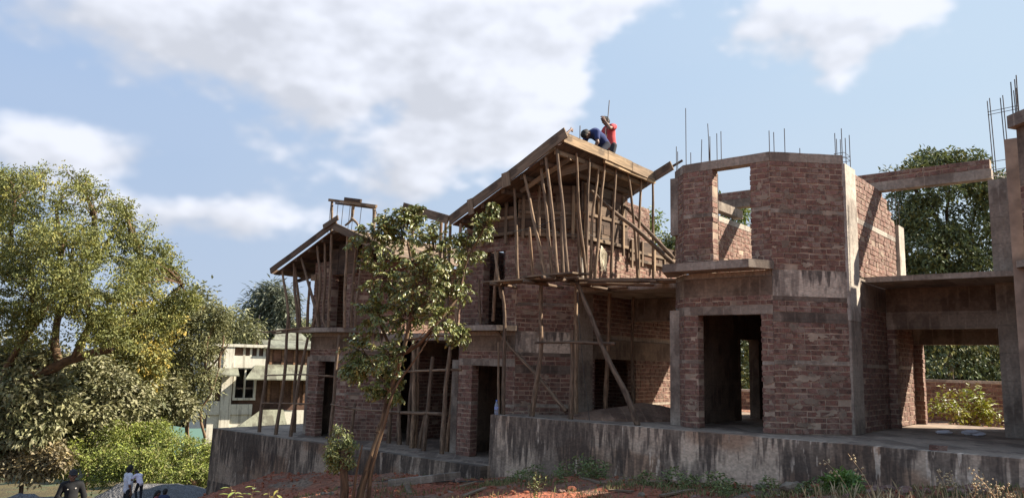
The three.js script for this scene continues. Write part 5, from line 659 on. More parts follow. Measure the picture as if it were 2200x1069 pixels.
{ // cut stump with fresh shoots beside it
  const d = VEG.stump, g = new THREE.Group(), b = V(...d.limbs[0][0]); g.position.set(b.x, groundY(b.x, b.z), b.z);
  const rr = [0.075, 0.02, 0.03]; d.limbs.forEach((l, i) => { const p = l.map((q) => V(...q).sub(g.position)); if (i !== 1) p[0].y = -0.1; part(g, i ? 'shoot' : 'stump', poleGeo(p, rr[i], rr[i] * (i ? 0.4 : 0.85), 2301 + i, 8, 0.8), trunkMats[i ? 0 : 1]); });
  const f = foliage('leaves', d.lobes.map(([x, y, z, r]) => [x - g.position.x, y - g.position.y, z - g.position.z, r]), { seed: 2311, dens: 4200, leaves: 6, spread: 0.06, len: 0.055, wid: 0.028, gap: -0.1, gapF: 4, mat: leafMat([1, 1, 1], 0.6, 0.35), tones: [[0.20, 0.23, 0.06], [0.27, 0.28, 0.09], [0.13, 0.16, 0.05]] }); g.add(f);
  top(g, 'cut_stump', 'cut tree stump sprouting small leaves beside the slim leaning tree', 'stump');
}

// ---------------------------------------------------------------- people and a dog: smooth-joined tapered bones meshed on a grid
function netMesh(f, lo, hi, cell) {
  const n = [0, 1, 2].map((k) => Math.max(2, Math.ceil((hi[k] - lo[k]) / cell)) + 1), [nx, ny, nz] = n, F = new Float32Array(nx * ny * nz), at = (i, j, k) => (k * ny + j) * nx + i;
  for (let k = 0; k < nz; k++) for (let j = 0; j < ny; j++) for (let i = 0; i < nx; i++) F[at(i, j, k)] = f(lo[0] + i * cell, lo[1] + j * cell, lo[2] + k * cell);
  const idx = new Int32Array(nx * ny * nz).fill(-1), pos = [], tri = [];
  for (let k = 0; k + 1 < nz; k++) for (let j = 0; j + 1 < ny; j++) for (let i = 0; i + 1 < nx; i++) {
    let c = 0, x = 0, y = 0, z = 0, m = 0; const v = []; for (let q = 0; q < 8; q++) { v[q] = F[at(i + (q & 1), j + ((q >> 1) & 1), k + (q >> 2))]; if (v[q] < 0) m++; } if (!m || m === 8) continue;
    for (let a = 0; a < 8; a++) for (let d = 1; d < 8; d <<= 1) if (!(a & d)) { const b = a | d; if ((v[a] < 0) !== (v[b] < 0)) { const t = v[a] / (v[a] - v[b]); x += (a & 1) + ((b & 1) - (a & 1)) * t; y += ((a >> 1) & 1) + (((b >> 1) & 1) - ((a >> 1) & 1)) * t; z += (a >> 2) + ((b >> 2) - (a >> 2)) * t; c++; } }
    idx[at(i, j, k)] = pos.length / 3; pos.push(lo[0] + (i + x / c) * cell, lo[1] + (j + y / c) * cell, lo[2] + (k + z / c) * cell);
  }
  const quad = (a, b, c, d, s) => { if (a < 0 || b < 0 || c < 0 || d < 0) return; s ? tri.push(a, b, c, a, c, d) : tri.push(a, c, b, a, d, c); };
  for (let k = 1; k + 1 < nz; k++) for (let j = 1; j + 1 < ny; j++) for (let i = 1; i + 1 < nx; i++) {
    const s = F[at(i, j, k)] < 0;
    if (s !== F[at(i + 1, j, k)] < 0) quad(idx[at(i, j - 1, k - 1)], idx[at(i, j, k - 1)], idx[at(i, j, k)], idx[at(i, j - 1, k)], s);
    if (s !== F[at(i, j + 1, k)] < 0) quad(idx[at(i - 1, j, k - 1)], idx[at(i - 1, j, k)], idx[at(i, j, k)], idx[at(i, j, k - 1)], s);
    if (s !== F[at(i, j, k + 1)] < 0) quad(idx[at(i - 1, j - 1, k)], idx[at(i, j - 1, k)], idx[at(i, j, k)], idx[at(i - 1, j, k)], s);
  }
  const g = new THREE.BufferGeometry(); g.setAttribute('position', new THREE.Float32BufferAttribute(pos, 3)); g.setIndex(tri); g.computeVertexNormals(); return g;
}
// bones: [[ax, ay, az], [bx, by, bz], ra, rb, flatten z]
function boneField(bones, k) { return (x, y, z) => { let d = 1e3; for (const [a, b, ra, rb] of bones) { const ux = b[0] - a[0], uy = b[1] - a[1], uz = b[2] - a[2], vx = x - a[0], vy = y - a[1], vz = z - a[2], L = ux * ux + uy * uy + uz * uz, t = L ? clamp((vx * ux + vy * uy + vz * uz) / L) : 0, e = Math.hypot(vx - ux * t, vy - uy * t, vz - uz * t) - (ra + (rb - ra) * t), h = clamp(0.5 + 0.5 * (d - e) / k); d = e * h + d * (1 - h) - k * h * (1 - h); } return d; }; }
function bonesMesh(bones, k, cell) { const lo = [1e3, 1e3, 1e3], hi = [-1e3, -1e3, -1e3]; for (const [a, b, ra, rb] of bones) for (const [p, r] of [[a, ra], [b, rb]]) for (let i = 0; i < 3; i++) { lo[i] = Math.min(lo[i], p[i] - r - cell * 3 - k * 0.3); hi[i] = Math.max(hi[i], p[i] + r + cell * 3 + k * 0.3); } return netMesh(boneField(bones, k), lo, hi, cell); }
const add3 = (a, b, s = 1) => [a[0] + b[0] * s, a[1] + b[1] * s, a[2] + b[2] * s], mid3 = (a, b, t = 0.5) => [lerp(a[0], b[0], t), lerp(a[1], b[1], t), lerp(a[2], b[2], t)];
const dir3 = (a, b) => { const d = V(b[0] - a[0], b[1] - a[1], b[2] - a[2]).normalize(); return d; };
const skin = std({ color: rgb(0.16, 0.085, 0.055), roughness: 0.6 }), hairMat = std({ color: rgb(0.012, 0.01, 0.009), roughness: 0.8 });
const cloth = (r, g, b) => std({ color: rgb(r, g, b), roughness: 0.95, bumpMap: T.mortar, bumpScale: 0.002 });
function handBones(w, dir, palm, side) {   // wrist, finger direction, palm normal, thumb side (+1 / -1)
  const d = dir.clone().normalize(), n = palm.clone().addScaledVector(d, -palm.dot(d)).normalize(), s = d.clone().cross(n).multiplyScalar(side), P = (f, l, u) => [w[0] + d.x * f + s.x * l + n.x * u, w[1] + d.y * f + s.y * l + n.y * u, w[2] + d.z * f + s.z * l + n.z * u], B = [];
  for (const l of [-0.026, -0.009, 0.009, 0.026]) B.push([P(0, l * 0.5, 0), P(0.085, l, 0), 0.015, 0.012]);
  [[-0.029, 0.062], [-0.010, 0.074], [0.010, 0.080], [0.029, 0.072]].forEach(([l, len]) => { const a = P(0.085, l, 0), b = P(0.085 + len * 0.45, l * 1.1, 0.012), c = P(0.085 + len * 0.72, l * 1.12, 0.034), e = P(0.085 + len * 0.82, l * 1.1, 0.055); B.push([a, b, 0.0095, 0.009], [b, c, 0.009, 0.0085], [c, e, 0.0085, 0.0075]); });
  const t0 = P(0.02, 0.022, 0.004), t1 = P(0.055, 0.052, 0.018), t2 = P(0.088, 0.060, 0.034); B.push([t0, t1, 0.014, 0.0115], [t1, t2, 0.0115, 0.009]); return B;
}
function person(o, J, place, turn, label, group) {
  const h = o.h || 1, S = (p) => p.map((v) => v * h), j = {}; for (const k in J) j[k] = S(J[k]);
  const g = new THREE.Group(); g.position.copy(place); g.rotation.order = 'YXZ'; g.rotation.set(o.tilt || 0, turn, 0);
  const face = V(...(J.face || [0, 0, 1])).normalize(), upH = dir3(j.neck, j.head), rt = upH.clone().cross(face).normalize(), fw = rt.clone().cross(upH).normalize();
  const H = (f, l, u) => [j.head[0] + (fw.x * f + rt.x * l + upH.x * u) * h, j.head[1] + (fw.y * f + rt.y * l + upH.y * u) * h, j.head[2] + (fw.z * f + rt.z * l + upH.z * u) * h];
  const B = [[j.pelvis, j.waist, 0.125 * h, 0.115 * h], [j.waist, j.chest, 0.115 * h, 0.13 * h], [mid3(j.shL, j.shR, 0.22), mid3(j.shL, j.shR, 0.78), 0.085 * h, 0.085 * h], [j.chest, j.neck, 0.11 * h, 0.055 * h], [j.neck, j.head, 0.052 * h, 0.055 * h]];
  for (const s of ['L', 'R']) B.push([j['sh' + s], j['el' + s], 0.055 * h, 0.04 * h], [j['el' + s], j['wr' + s], 0.041 * h, 0.026 * h], [j['hip' + s], j['kn' + s], 0.088 * h, 0.055 * h], [j['kn' + s], j['an' + s], 0.054 * h, 0.034 * h], [j['an' + s], j['to' + s], 0.036 * h, 0.032 * h]);
  const body = [clean(bonesMesh(B, 0.03 * h, 0.018 * h))];
  const hd = [[H(-0.02, 0, 0.03), H(-0.005, 0, 0.05), 0.085 * h, 0.084 * h], [H(0.02, 0, -0.02), H(0.035, 0, -0.075), 0.068 * h, 0.042 * h], [H(0.078, 0, 0.012), H(0.098, 0, -0.018), 0.010 * h, 0.014 * h], [H(0.072, -0.016, -0.05), H(0.072, 0.016, -0.05), 0.010 * h, 0.010 * h], [H(0.070, -0.05, 0.03), H(0.070, 0.05, 0.03), 0.012 * h, 0.012 * h], [H(-0.01, -0.083, 0.0), H(-0.014, -0.088, -0.035), 0.014 * h, 0.010 * h], [H(-0.01, 0.083, 0.0), H(-0.014, 0.088, -0.035), 0.014 * h, 0.010 * h]];
  body.push(clean(bonesMesh(hd, 0.014 * h, 0.0075 * h)));
  for (const s of ['L', 'R']) { const d = dir3(j['el' + s], j['wr' + s]); const hb = handBones(j['wr' + s], J['hand' + s] ? V(...J['hand' + s]) : d, J['palm' + s] ? V(...J['palm' + s]) : V(s === 'L' ? -0.9 : 0.9, 0, -0.3), s === 'L' ? 1 : -1); body.push(clean(bonesMesh(hb, 0.008, 0.0055))); }
  part(g, 'body', mergeGeometries(body), o.skin || skin);
  const eyes = part(g, 'eyes', mergeGeometries([-1, 1].map((s) => { const e = new THREE.SphereGeometry(0.011 * h, 8, 6), p = H(0.073, s * 0.032, 0.012); e.translate(...p); return clean(e); })), std({ color: rgb(0.5, 0.48, 0.45), roughness: 0.3 })); eyes.userData.kind = 'stuff';
  const hair = [[H(-0.035, 0, 0.045), H(-0.01, 0, 0.075), 0.092 * h, 0.085 * h], [H(-0.05, 0, 0.0), H(-0.06, 0, -0.03), 0.085 * h, 0.07 * h]]; if (o.longHair) hair.push([H(-0.07, 0, -0.02), H(-0.085, 0, -0.2), 0.07 * h, 0.05 * h]);
  part(g, o.cap ? 'cap' : 'hair', bonesMesh(o.cap ? [[H(-0.03, 0, 0.07), H(0.0, 0, 0.085), 0.088 * h, 0.084 * h], [H(0.06, -0.04, 0.075), H(0.06, 0.04, 0.075), 0.03 * h, 0.03 * h], [H(0.1, -0.045, 0.065), H(0.1, 0.045, 0.065), 0.018 * h, 0.018 * h]] : hair, 0.02 * h, 0.011 * h), o.cap || hairMat);
  const fat = 0.016 * h, sl = o.sleeve ?? 0.55, sb = [[add3(j.pelvis, [0, 0.0, 0]), j.waist, 0.128 * h + fat, 0.118 * h + fat], [j.waist, j.chest, 0.118 * h + fat, 0.133 * h + fat], [mid3(j.shL, j.shR, 0.22), mid3(j.shL, j.shR, 0.78), 0.087 * h + fat, 0.087 * h + fat], [j.chest, mid3(j.chest, j.neck, 0.7), 0.11 * h + fat, 0.062 * h + fat]];
  for (const s of ['L', 'R']) { const a = j['sh' + s], e = j['el' + s], w = j['wr' + s]; if (sl <= 1) sb.push([a, mid3(a, e, sl), 0.058 * h + fat, 0.052 * h + fat]); else sb.push([a, e, 0.058 * h + fat, 0.046 * h + fat], [e, mid3(e, w, sl - 1), 0.045 * h + fat, 0.032 * h + fat]); }
  part(g, o.jacket ? 'jacket' : 'shirt', bonesMesh(sb, 0.035 * h, 0.016 * h), o.shirt);
  const tb = [[j.pelvis, mid3(j.pelvis, j.waist, 0.35), 0.130 * h, 0.126 * h]]; for (const s of ['L', 'R']) tb.push([j['hip' + s], j['kn' + s], 0.094 * h, 0.066 * h], [j['kn' + s], mid3(j['kn' + s], j['an' + s], 0.92), 0.064 * h, 0.052 * h]);
  part(g, 'trousers', bonesMesh(tb, 0.03 * h, 0.016 * h), o.pants);
  for (const s of ['L', 'R']) part(g, 'shoe', bonesMesh([[add3(j['an' + s], [0, -0.02 * h, 0]), j['to' + s], 0.045 * h, 0.04 * h], [add3(j['an' + s], [0, -0.035 * h, -0.03 * h]), add3(j['to' + s], [0, -0.002, 0]), 0.035 * h, 0.036 * h]], 0.02 * h, 0.012 * h), o.shoe || hairMat);
  if (o.badges) for (const b of o.badges) { const d = new THREE.CircleGeometry(b[3], 12); d.translate(b[0], b[1], b[2]); part(g, 'badge', d, cloth(0.75, 0.7, 0.6)); }
  return top(g, 'person', label, 'person', group);
}
const STAND = { pelvis: [0, 0.94, 0], waist: [0, 1.10, 0.01], chest: [0, 1.28, -0.01], neck: [0, 1.46, -0.01], head: [0, 1.585, 0.02], shL: [0.18, 1.39, -0.01], elL: [0.24, 1.11, -0.03], wrL: [0.25, 0.88, 0.05], shR: [-0.18, 1.39, -0.01], elR: [-0.24, 1.11, -0.03], wrR: [-0.25, 0.88, 0.05], hipL: [0.09, 0.9, 0], knL: [0.105, 0.49, 0.02], anL: [0.11, 0.085, -0.02], toL: [0.13, 0.045, 0.13], hipR: [-0.09, 0.9, 0], knR: [-0.105, 0.49, 0.02], anR: [-0.11, 0.085, -0.02], toR: [-0.13, 0.045, 0.13] };
const onGround = (x, z) => V(x, groundY(x, z), z);
{
  // on the gravel side
  person({ shirt: cloth(0.009, 0.009, 0.01), pants: cloth(0.10, 0.17, 0.26), cap: cloth(0.03, 0.03, 0.032), sleeve: 1.9, jacket: true, badges: [[0.085, 1.33, 0.142, 0.016], [-0.075, 1.31, 0.145, 0.012]] }, { ...STAND, elR: [-0.27, 1.12, 0.0], wrR: [-0.06, 0.99, 0.2], handR: [1, -0.1, 0.1], palmR: [0, 0, -1], elL: [0.27, 1.12, -0.02], wrL: [0.26, 0.86, 0.04], face: [0.1, -0.15, 1] }, onGround(-10.14, -18.7), 0.5, 'person in black jacket and dark cap with one hand at the waist', 'people by the gravel');
  person({ h: 0.92, shirt: cloth(0.62, 0.63, 0.70), pants: cloth(0.018, 0.018, 0.022), sleeve: 0.8 }, { ...STAND, elR: [-0.28, 1.12, -0.06], wrR: [-0.27, 0.9, 0.0], elL: [0.33, 1.18, 0.12], wrL: [0.36, 1.27, 0.36], handL: [0.2, 0.2, 1], palmL: [0, -1, 0], face: [0.5, -0.2, 0.8] }, onGround(-11.57, -24.5), Math.PI - 0.75, 'person in white shirt and black trousers reaching an arm to a child', 'people by the gravel');
  person({ h: 0.6, shirt: cloth(0.66, 0.62, 0.74), pants: cloth(0.015, 0.015, 0.02), sleeve: 0.6, shoe: cloth(0.6, 0.6, 0.6) }, { ...STAND, waist: [0, 1.08, 0.06], chest: [0, 1.22, 0.16], neck: [0, 1.34, 0.26], head: [0, 1.42, 0.36], shL: [0.17, 1.3, 0.2], elL: [0.24, 1.1, 0.35], wrL: [0.2, 1.15, 0.55], shR: [-0.17, 1.3, 0.2], elR: [-0.24, 1.06, 0.32], wrR: [-0.2, 1.0, 0.5], knL: [0.1, 0.55, 0.16], anL: [0.11, 0.085, 0.0], face: [0, -0.4, 1] }, onGround(-11.12, -24.3).add(V(0, 0.42, 0)), Math.PI / 2 + 2.6, 'child in white shirt and dark leggings leaning forward beside the gravel', 'people by the gravel');
  const SIT = { pelvis: [0, 0.2, 0], waist: [0, 0.36, 0.02], chest: [0, 0.54, 0.05], neck: [0, 0.71, 0.06], head: [0, 0.83, 0.1], shL: [0.17, 0.65, 0.05], elL: [0.24, 0.40, 0.14], wrL: [0.14, 0.42, 0.34], shR: [-0.17, 0.65, 0.05], elR: [-0.24, 0.40, 0.14], wrR: [-0.14, 0.42, 0.34], hipL: [0.09, 0.16, 0.04], knL: [0.14, 0.45, 0.4], anL: [0.12, 0.085, 0.52], toL: [0.13, 0.045, 0.66], hipR: [-0.09, 0.16, 0.04], knR: [-0.14, 0.45, 0.4], anR: [-0.12, 0.085, 0.52], toR: [-0.13, 0.045, 0.66] };
  person({ h: 0.68, shirt: cloth(0.20, 0.05, 0.06), pants: cloth(0.05, 0.05, 0.06), sleeve: 0.6, longHair: true }, SIT, onGround(-9.62, -22.0), Math.PI * 0.6, 'seated person with long dark hair low beside the gravel', 'people by the gravel');
  person({ h: 0.66, shirt: cloth(0.03, 0.04, 0.09), pants: cloth(0.05, 0.05, 0.06), sleeve: 0.6 }, SIT, onGround(-9.35, -21.9), Math.PI * 0.95, 'seated person with short black hair low beside the gravel', 'people by the gravel');
  // workers on the high roof form
  const deck = (a, b) => G(a, b, 4.5 + (a + 7.44) * 0.4545 - 0.185), TW = -TH;
  person({ h: 0.93, shirt: cloth(0.50, 0.07, 0.075), pants: cloth(0.035, 0.035, 0.042), sleeve: 0.45 }, { ...STAND, waist: [0, 1.09, 0.03], chest: [0, 1.27, 0.05], neck: [0, 1.43, 0.10], head: [0, 1.53, 0.20], shL: [0.18, 1.38, 0.06], shR: [-0.18, 1.38, 0.06], elL: [0.26, 1.28, 0.3], wrL: [0.14, 1.5, 0.36], handL: [-0.3, 0.8, 0.2], elR: [-0.24, 1.12, 0.2], wrR: [-0.12, 1.2, 0.4], knL: [0.11, 0.5, 0.1], knR: [-0.11, 0.5, 0.06], face: [0, -0.75, 0.65] }, deck(-4.72, 2.06), TW - 0.25, 'worker in a red shirt standing on the high roof form holding a steel rod', 'workers on the high roof form');
  person({ h: 0.95, shirt: cloth(0.022, 0.035, 0.12), pants: cloth(0.018, 0.02, 0.035), sleeve: 0.6 }, { ...STAND, pelvis: [0, 0.72, -0.18], waist: [0, 0.84, -0.06], chest: [0, 0.92, 0.14], neck: [0, 0.90, 0.32], head: [0, 0.84, 0.44], shL: [0.18, 0.9, 0.24], shR: [-0.18, 0.9, 0.24], elL: [0.25, 0.62, 0.3], wrL: [0.16, 0.36, 0.4], elR: [-0.25, 0.62, 0.3], wrR: [-0.16, 0.36, 0.42], hipL: [0.1, 0.68, -0.18], knL: [0.13, 0.42, 0.1], anL: [0.12, 0.085, -0.14], toL: [0.13, 0.045, 0.02], hipR: [-0.1, 0.68, -0.18], knR: [-0.13, 0.42, 0.1], anR: [-0.12, 0.085, -0.14], toR: [-0.13, 0.045, 0.02], face: [0, -0.9, 0.4] }, deck(-4.6, 1.34), TW - 0.2, 'worker in a dark blue shirt bent over on the high roof form', 'workers on the high roof form');
  person({ h: 0.95, tilt: -0.427, shirt: cloth(0.25, 0.22, 0.18), pants: cloth(0.05, 0.045, 0.04), sleeve: 0.5 }, { pelvis: [0, 0.14, -0.55], waist: [0, 0.17, -0.38], chest: [0, 0.22, -0.18], neck: [0, 0.26, 0.0], head: [0, 0.30, 0.12], shL: [0.17, 0.26, -0.06], elL: [0.34, 0.60, 0.10], wrL: [0.60, 0.80, 0.22], handL: [1, 0.2, 0], shR: [-0.17, 0.26, -0.06], elR: [-0.28, 0.12, 0.16], wrR: [-0.14, 0.06, 0.34], hipL: [0.09, 0.12, -0.6], knL: [0.13, 0.08, -1.0], anL: [0.12, 0.07, -1.4], toL: [0.12, 0.05, -1.54], hipR: [-0.09, 0.12, -0.6], knR: [-0.13, 0.08, -1.0], anR: [-0.12, 0.07, -1.4], toR: [-0.12, 0.05, -1.54], face: [0, 0.1, 1] }, deck(-4.6, -0.2), TW + Math.PI / 2, 'worker lying behind the roof peak with one raised arm holding a rod', 'workers on the high roof form');
  // rods they hold
  for (const [p, q, l] of [[[-4.66, 1.62, 5.55], [-4.7, 1.94, 7.52], 'long thin steel rod held upright by the worker in red'], [[-4.5, 0.42, 5.75], [-4.5, 0.42, 6.45], 'short steel rod held up behind the roof peak'], [[-4.6, 1.55, 5.6], [-4.6, 1.62, 6.72], 'short steel rod beside the bent worker in blue']]) { const A = G(...p), m = sh(new THREE.Mesh(rod(V(0, 0, 0), G(...q).sub(A), 0.012, 6), M.steel)); m.position.copy(A); top(m, 'steel_rod', l, 'rod', 'rods on the high roof form'); }
  { // tan dog seen from behind on the gravel
    const g = new THREE.Group(), x = -10.45, z = -27.0; g.position.set(x, -3.40, z); g.scale.setScalar(0.72); g.rotation.y = Math.PI - 0.25;
    const B = [[[0, 0.40, -0.20], [0, 0.42, 0.08], 0.115, 0.12], [[0, 0.42, 0.08], [0, 0.44, 0.26], 0.12, 0.10], [[0, 0.46, 0.26], [0, 0.60, 0.40], 0.075, 0.06], [[0, 0.62, 0.42], [0, 0.62, 0.48], 0.07, 0.062], [[0, 0.60, 0.50], [0, 0.57, 0.60], 0.042, 0.03], [[0.045, 0.66, 0.42], [0.065, 0.73, 0.40], 0.022, 0.008], [[-0.045, 0.66, 0.42], [-0.065, 0.73, 0.40], 0.022, 0.008], [[0, 0.46, -0.29], [0, 0.52, -0.42], 0.026, 0.018], [[0, 0.52, -0.42], [0.02, 0.63, -0.46], 0.018, 0.010]];
    for (const s of [-1, 1]) B.push([[s * 0.07, 0.38, -0.2], [s * 0.085, 0.26, -0.1], 0.075, 0.05], [[s * 0.085, 0.26, -0.1], [s * 0.08, 0.14, -0.26], 0.045, 0.026], [[s * 0.08, 0.14, -0.26], [s * 0.08, 0.03, -0.24], 0.024, 0.021], [[s * 0.08, 0.022, -0.24], [s * 0.08, 0.02, -0.18], 0.024, 0.02], [[s * 0.07, 0.38, 0.2], [s * 0.075, 0.2, 0.2], 0.05, 0.03], [[s * 0.075, 0.2, 0.2], [s * 0.075, 0.03, 0.21], 0.028, 0.021], [[s * 0.075, 0.022, 0.21], [s * 0.075, 0.02, 0.27], 0.024, 0.02]);
    part(g, 'body', bonesMesh(B, 0.03, 0.013), std({ color: rgb(0.52, 0.36, 0.23), map: T.mortar, roughness: 1 })); top(g, 'dog', 'tan dog standing on the gravel heap seen from behind', 'dog'); }
}

// ---------------------------------------------------------------- neighbouring house far behind the terrace end
{
  const g = top(new THREE.Group(), 'neighbour_house', 'white and brown neighbouring house with green awnings behind the terrace end', 'building'), Z = -40; g.position.set(-12.5, -5.2, Z); g.rotation.y = 0.5; g.scale.set(1.1, 1, 1);
  const X = (x) => x + 12.5, Y = (y) => y + 5.2, W = std({ map: T.render, color: rgb(0.85, 0.83, 0.78) }), brown = std({ map: T.concrete, color: rgb(0.36, 0.22, 0.17) }), dk = std({ map: T.wood, color: rgb(0.40, 0.26, 0.19) }), green = std({ map: T.concrete, color: rgb(0.60, 0.68, 0.58), roughness: 0.7 }), glass = new THREE.MeshPhysicalMaterial({ color: rgb(0.92, 0.95, 0.95), roughness: 0.03, transmission: 1, thickness: 0 });
  const b = (n, x0, x1, y0, y1, z0, z1, m, p = g) => part(p, n, box(X(x0), X(x1), Y(y0), Y(y1), z0, z1), m);
  b('wall', -14.85, -13.82, -5.2, 1.55, -0.3, 0, brown); b('wall', -12.85, -7.5, -5.2, 1.55, -0.3, 0, brown); b('wall', -13.82, -12.85, -5.2, -0.95, -0.3, -0.002, brown); b('wall', -13.82, -12.85, 0.58, 1.55, -0.3, -0.002, brown); b('wall', -14.85, -14.55, -5.2, 1.55, -6.7, -0.301, brown); b('wall', -7.8, -7.5, -5.2, 1.55, -6.7, -0.301, brown); b('wall', -14.85, -7.5, -5.2, 1.55, -7, -6.701, brown); b('flat_roof', -14.54, -7.81, 1.4, 1.54, -6.69, -0.302, W); b('upper_floor', -14.54, -7.81, -1.5, -1.3, -6.69, -0.302, W); b('pier', -14.98, -14.6, -1.05, 1.1, -0.6, 0.12, W); b('pier', -14.35, -13.9, -5.2, 1.62, -0.5, 0.2, W); b('pier', -15.0, -14.8, -5.2, 1.5, -7.1, -0.61, W);
  b('parapet', -14.9, -14.36, 0.55, 1.15, -0.3, 0.14, W); b('parapet', -13.89, -12.4, 0.55, 1.15, -0.3, 0.14, W); b('coping', -14.95, -12.38, 1.58, 1.72, -0.35, 0.25, W);
  for (let k = 0; k < 4; k++) b('baluster', -13.5 + k * 0.3, -13.4 + k * 0.3, 1.151, 1.579, -0.2, 0.05, W);
  b('band', -15.0, -14.36, -1.75, -1.1, -0.3, 0.16, W); b('band', -13.89, -12.95, -1.75, -1.25, -0.3, 0.16, W);
  const win = b('window', -13.84, -12.83, -1.05, -0.94, -0.12, 0.14, W); b('frame', -13.84, -13.74, -0.939, 0.60, -0.1, 0.1, W, win); b('frame', -12.93, -12.83, -0.939, 0.60, -0.1, 0.1, W, win); b('frame', -13.739, -12.931, 0.5, 0.60, -0.1, 0.1, W, win); b('frame', -13.37, -13.30, -0.939, 0.499, -0.08, 0.08, W, win); b('pane', -13.739, -13.371, -0.939, 0.499, -0.02, -0.012, glass, win); b('pane', -13.299, -12.931, -0.939, 0.499, -0.02, -0.012, glass, win);
  const awn = (pts, n) => { const s = new THREE.BufferGeometry(), P = pts.map(([x, y, z]) => [X(x), Y(y), z]), t = []; for (const [i, j, k] of [[0, 1, 2], [0, 2, 3]]) t.push(...P[i], ...P[j], ...P[k]); const lo = P.map(([x, y, z]) => [x, y - 0.06, z]); for (const [i, j, k] of [[0, 2, 1], [0, 3, 2]]) t.push(...lo[i], ...lo[j], ...lo[k]); for (let i = 0; i < 4; i++) { const j = (i + 1) % 4; t.push(...P[i], ...lo[i], ...P[j], ...P[j], ...lo[i], ...lo[j]); } s.setAttribute('position', new THREE.Float32BufferAttribute(t, 3)); part(g, n, metric(s), green); };
  awn([[-14.88, 0.55, 0.16], [-13.7, 0.55, 0.16], [-13.7, 0.2, 0.7], [-14.95, 0.2, 0.7]], 'awning'); awn([[-12.9, 0.75, 0.05], [-9.4, 0.75, 0.05], [-9.4, 0.05, 1.2], [-13.5, 0.05, 1.2]], 'awning');
  awn([[-12.4, 2.05, -2], [-8, 2.05, -2], [-8, 1.6, 0.4], [-12.6, 1.6, 0.4]], 'roof'); awn([[-11.2, 2.75, -4.5], [-10.2, 2.75, -4.5], [-9.8, 2.1, -2.9], [-11.6, 2.1, -2.9]], 'roof');
  awn([[-12.6, -1.5, 0.45], [-11.6, -1.5, 0.45], [-11.6, -2.25, 1.6], [-13.8, -2.25, 1.6]], 'porch_roof');
  for (let k = 0; k < 6; k++) b('mullion', -12.3 + k * 0.55, -12.18 + k * 0.55, -1.2, 1.5, 0, 0.06, dk); for (let k = 0; k < 5; k++) b('panel', -12.15 + k * 0.55, -11.78 + k * 0.55, 0.9, 1.5, 0, 0.04, std({ map: T.concrete, color: rgb(0.50, 0.27, 0.2) }));
  b('plastered_base', -12.4, -10.2, -5.2, -1.55, 0.25, 0.4, W); b('wing_wall', -14.85, -12.95, -5.2, -1.76, 0.02, 0.1, W);
  b('water_tank', -12.7, -12.25, 2.1, 2.6, -3.3, -2.9, std({ map: T.render, color: rgb(0.45, 0.44, 0.42) })); b('tank_stand', -12.6, -12.35, 1.5, 2.1, -3.2, -3.0, brown); part(g, 'mast', rod(V(X(-12.45), Y(2.6), -3.1), V(X(-12.35), Y(3.4), -3.1), 0.025, 5), M.steel);
}
{ // green shade net sheet on a frame among the trees
  const g = new THREE.PlaneGeometry(2.2, 1.5, 10, 6), p = g.attributes.position; for (let i = 0; i < p.count; i++) p.setZ(i, 0.12 * PN.noise(p.getX(i) * 2, p.getY(i) * 2, 3) + 0.01); const m = sh(new THREE.Mesh(g, std({ color: rgb(0.12, 0.22, 0.18), roughness: 0.8 }))); m.position.set(-15.0, -2.75, -36); m.rotation.set(-0.7, 0.2, 0.08); top(m, 'shade_net', 'sagging green net sheet behind the bare branched tree', 'sheet');
}
// a distant wood that closes the view
{
  const R = rng(3001), lobes = []; for (let k = 0; k < 150; k++) { const t = k / 150, az = lerp(-46, 46, t) * Math.PI / 180 + (R() - 0.5) * 0.03, d = 70 + R() * 22, x = Math.sin(az) * d, z = -Math.cos(az) * d, r = 2.2 + R() * 1.4, gy = groundY(x, z); lobes.push([x, gy + 1.2 + R() * 1.2, z, r]); if (R() < 0.6) lobes.push([x, gy + 3.4 + R() * 1.6, z, r * 0.75]); }
  const f = foliage('wood', lobes, { seed: 3005, dens: 55, leaves: 14, spread: 0.6, len: 0.55, wid: 0.25, gap: -0.4, gapF: 0.3, mat: leafMat([1, 1, 1]), tones: [[0.13, 0.14, 0.06], [0.10, 0.11, 0.05], [0.17, 0.17, 0.08]] }); top(f, 'distant_wood', 'dull green wood closing the view behind the gardens', 'wood', null, 'stuff');
}
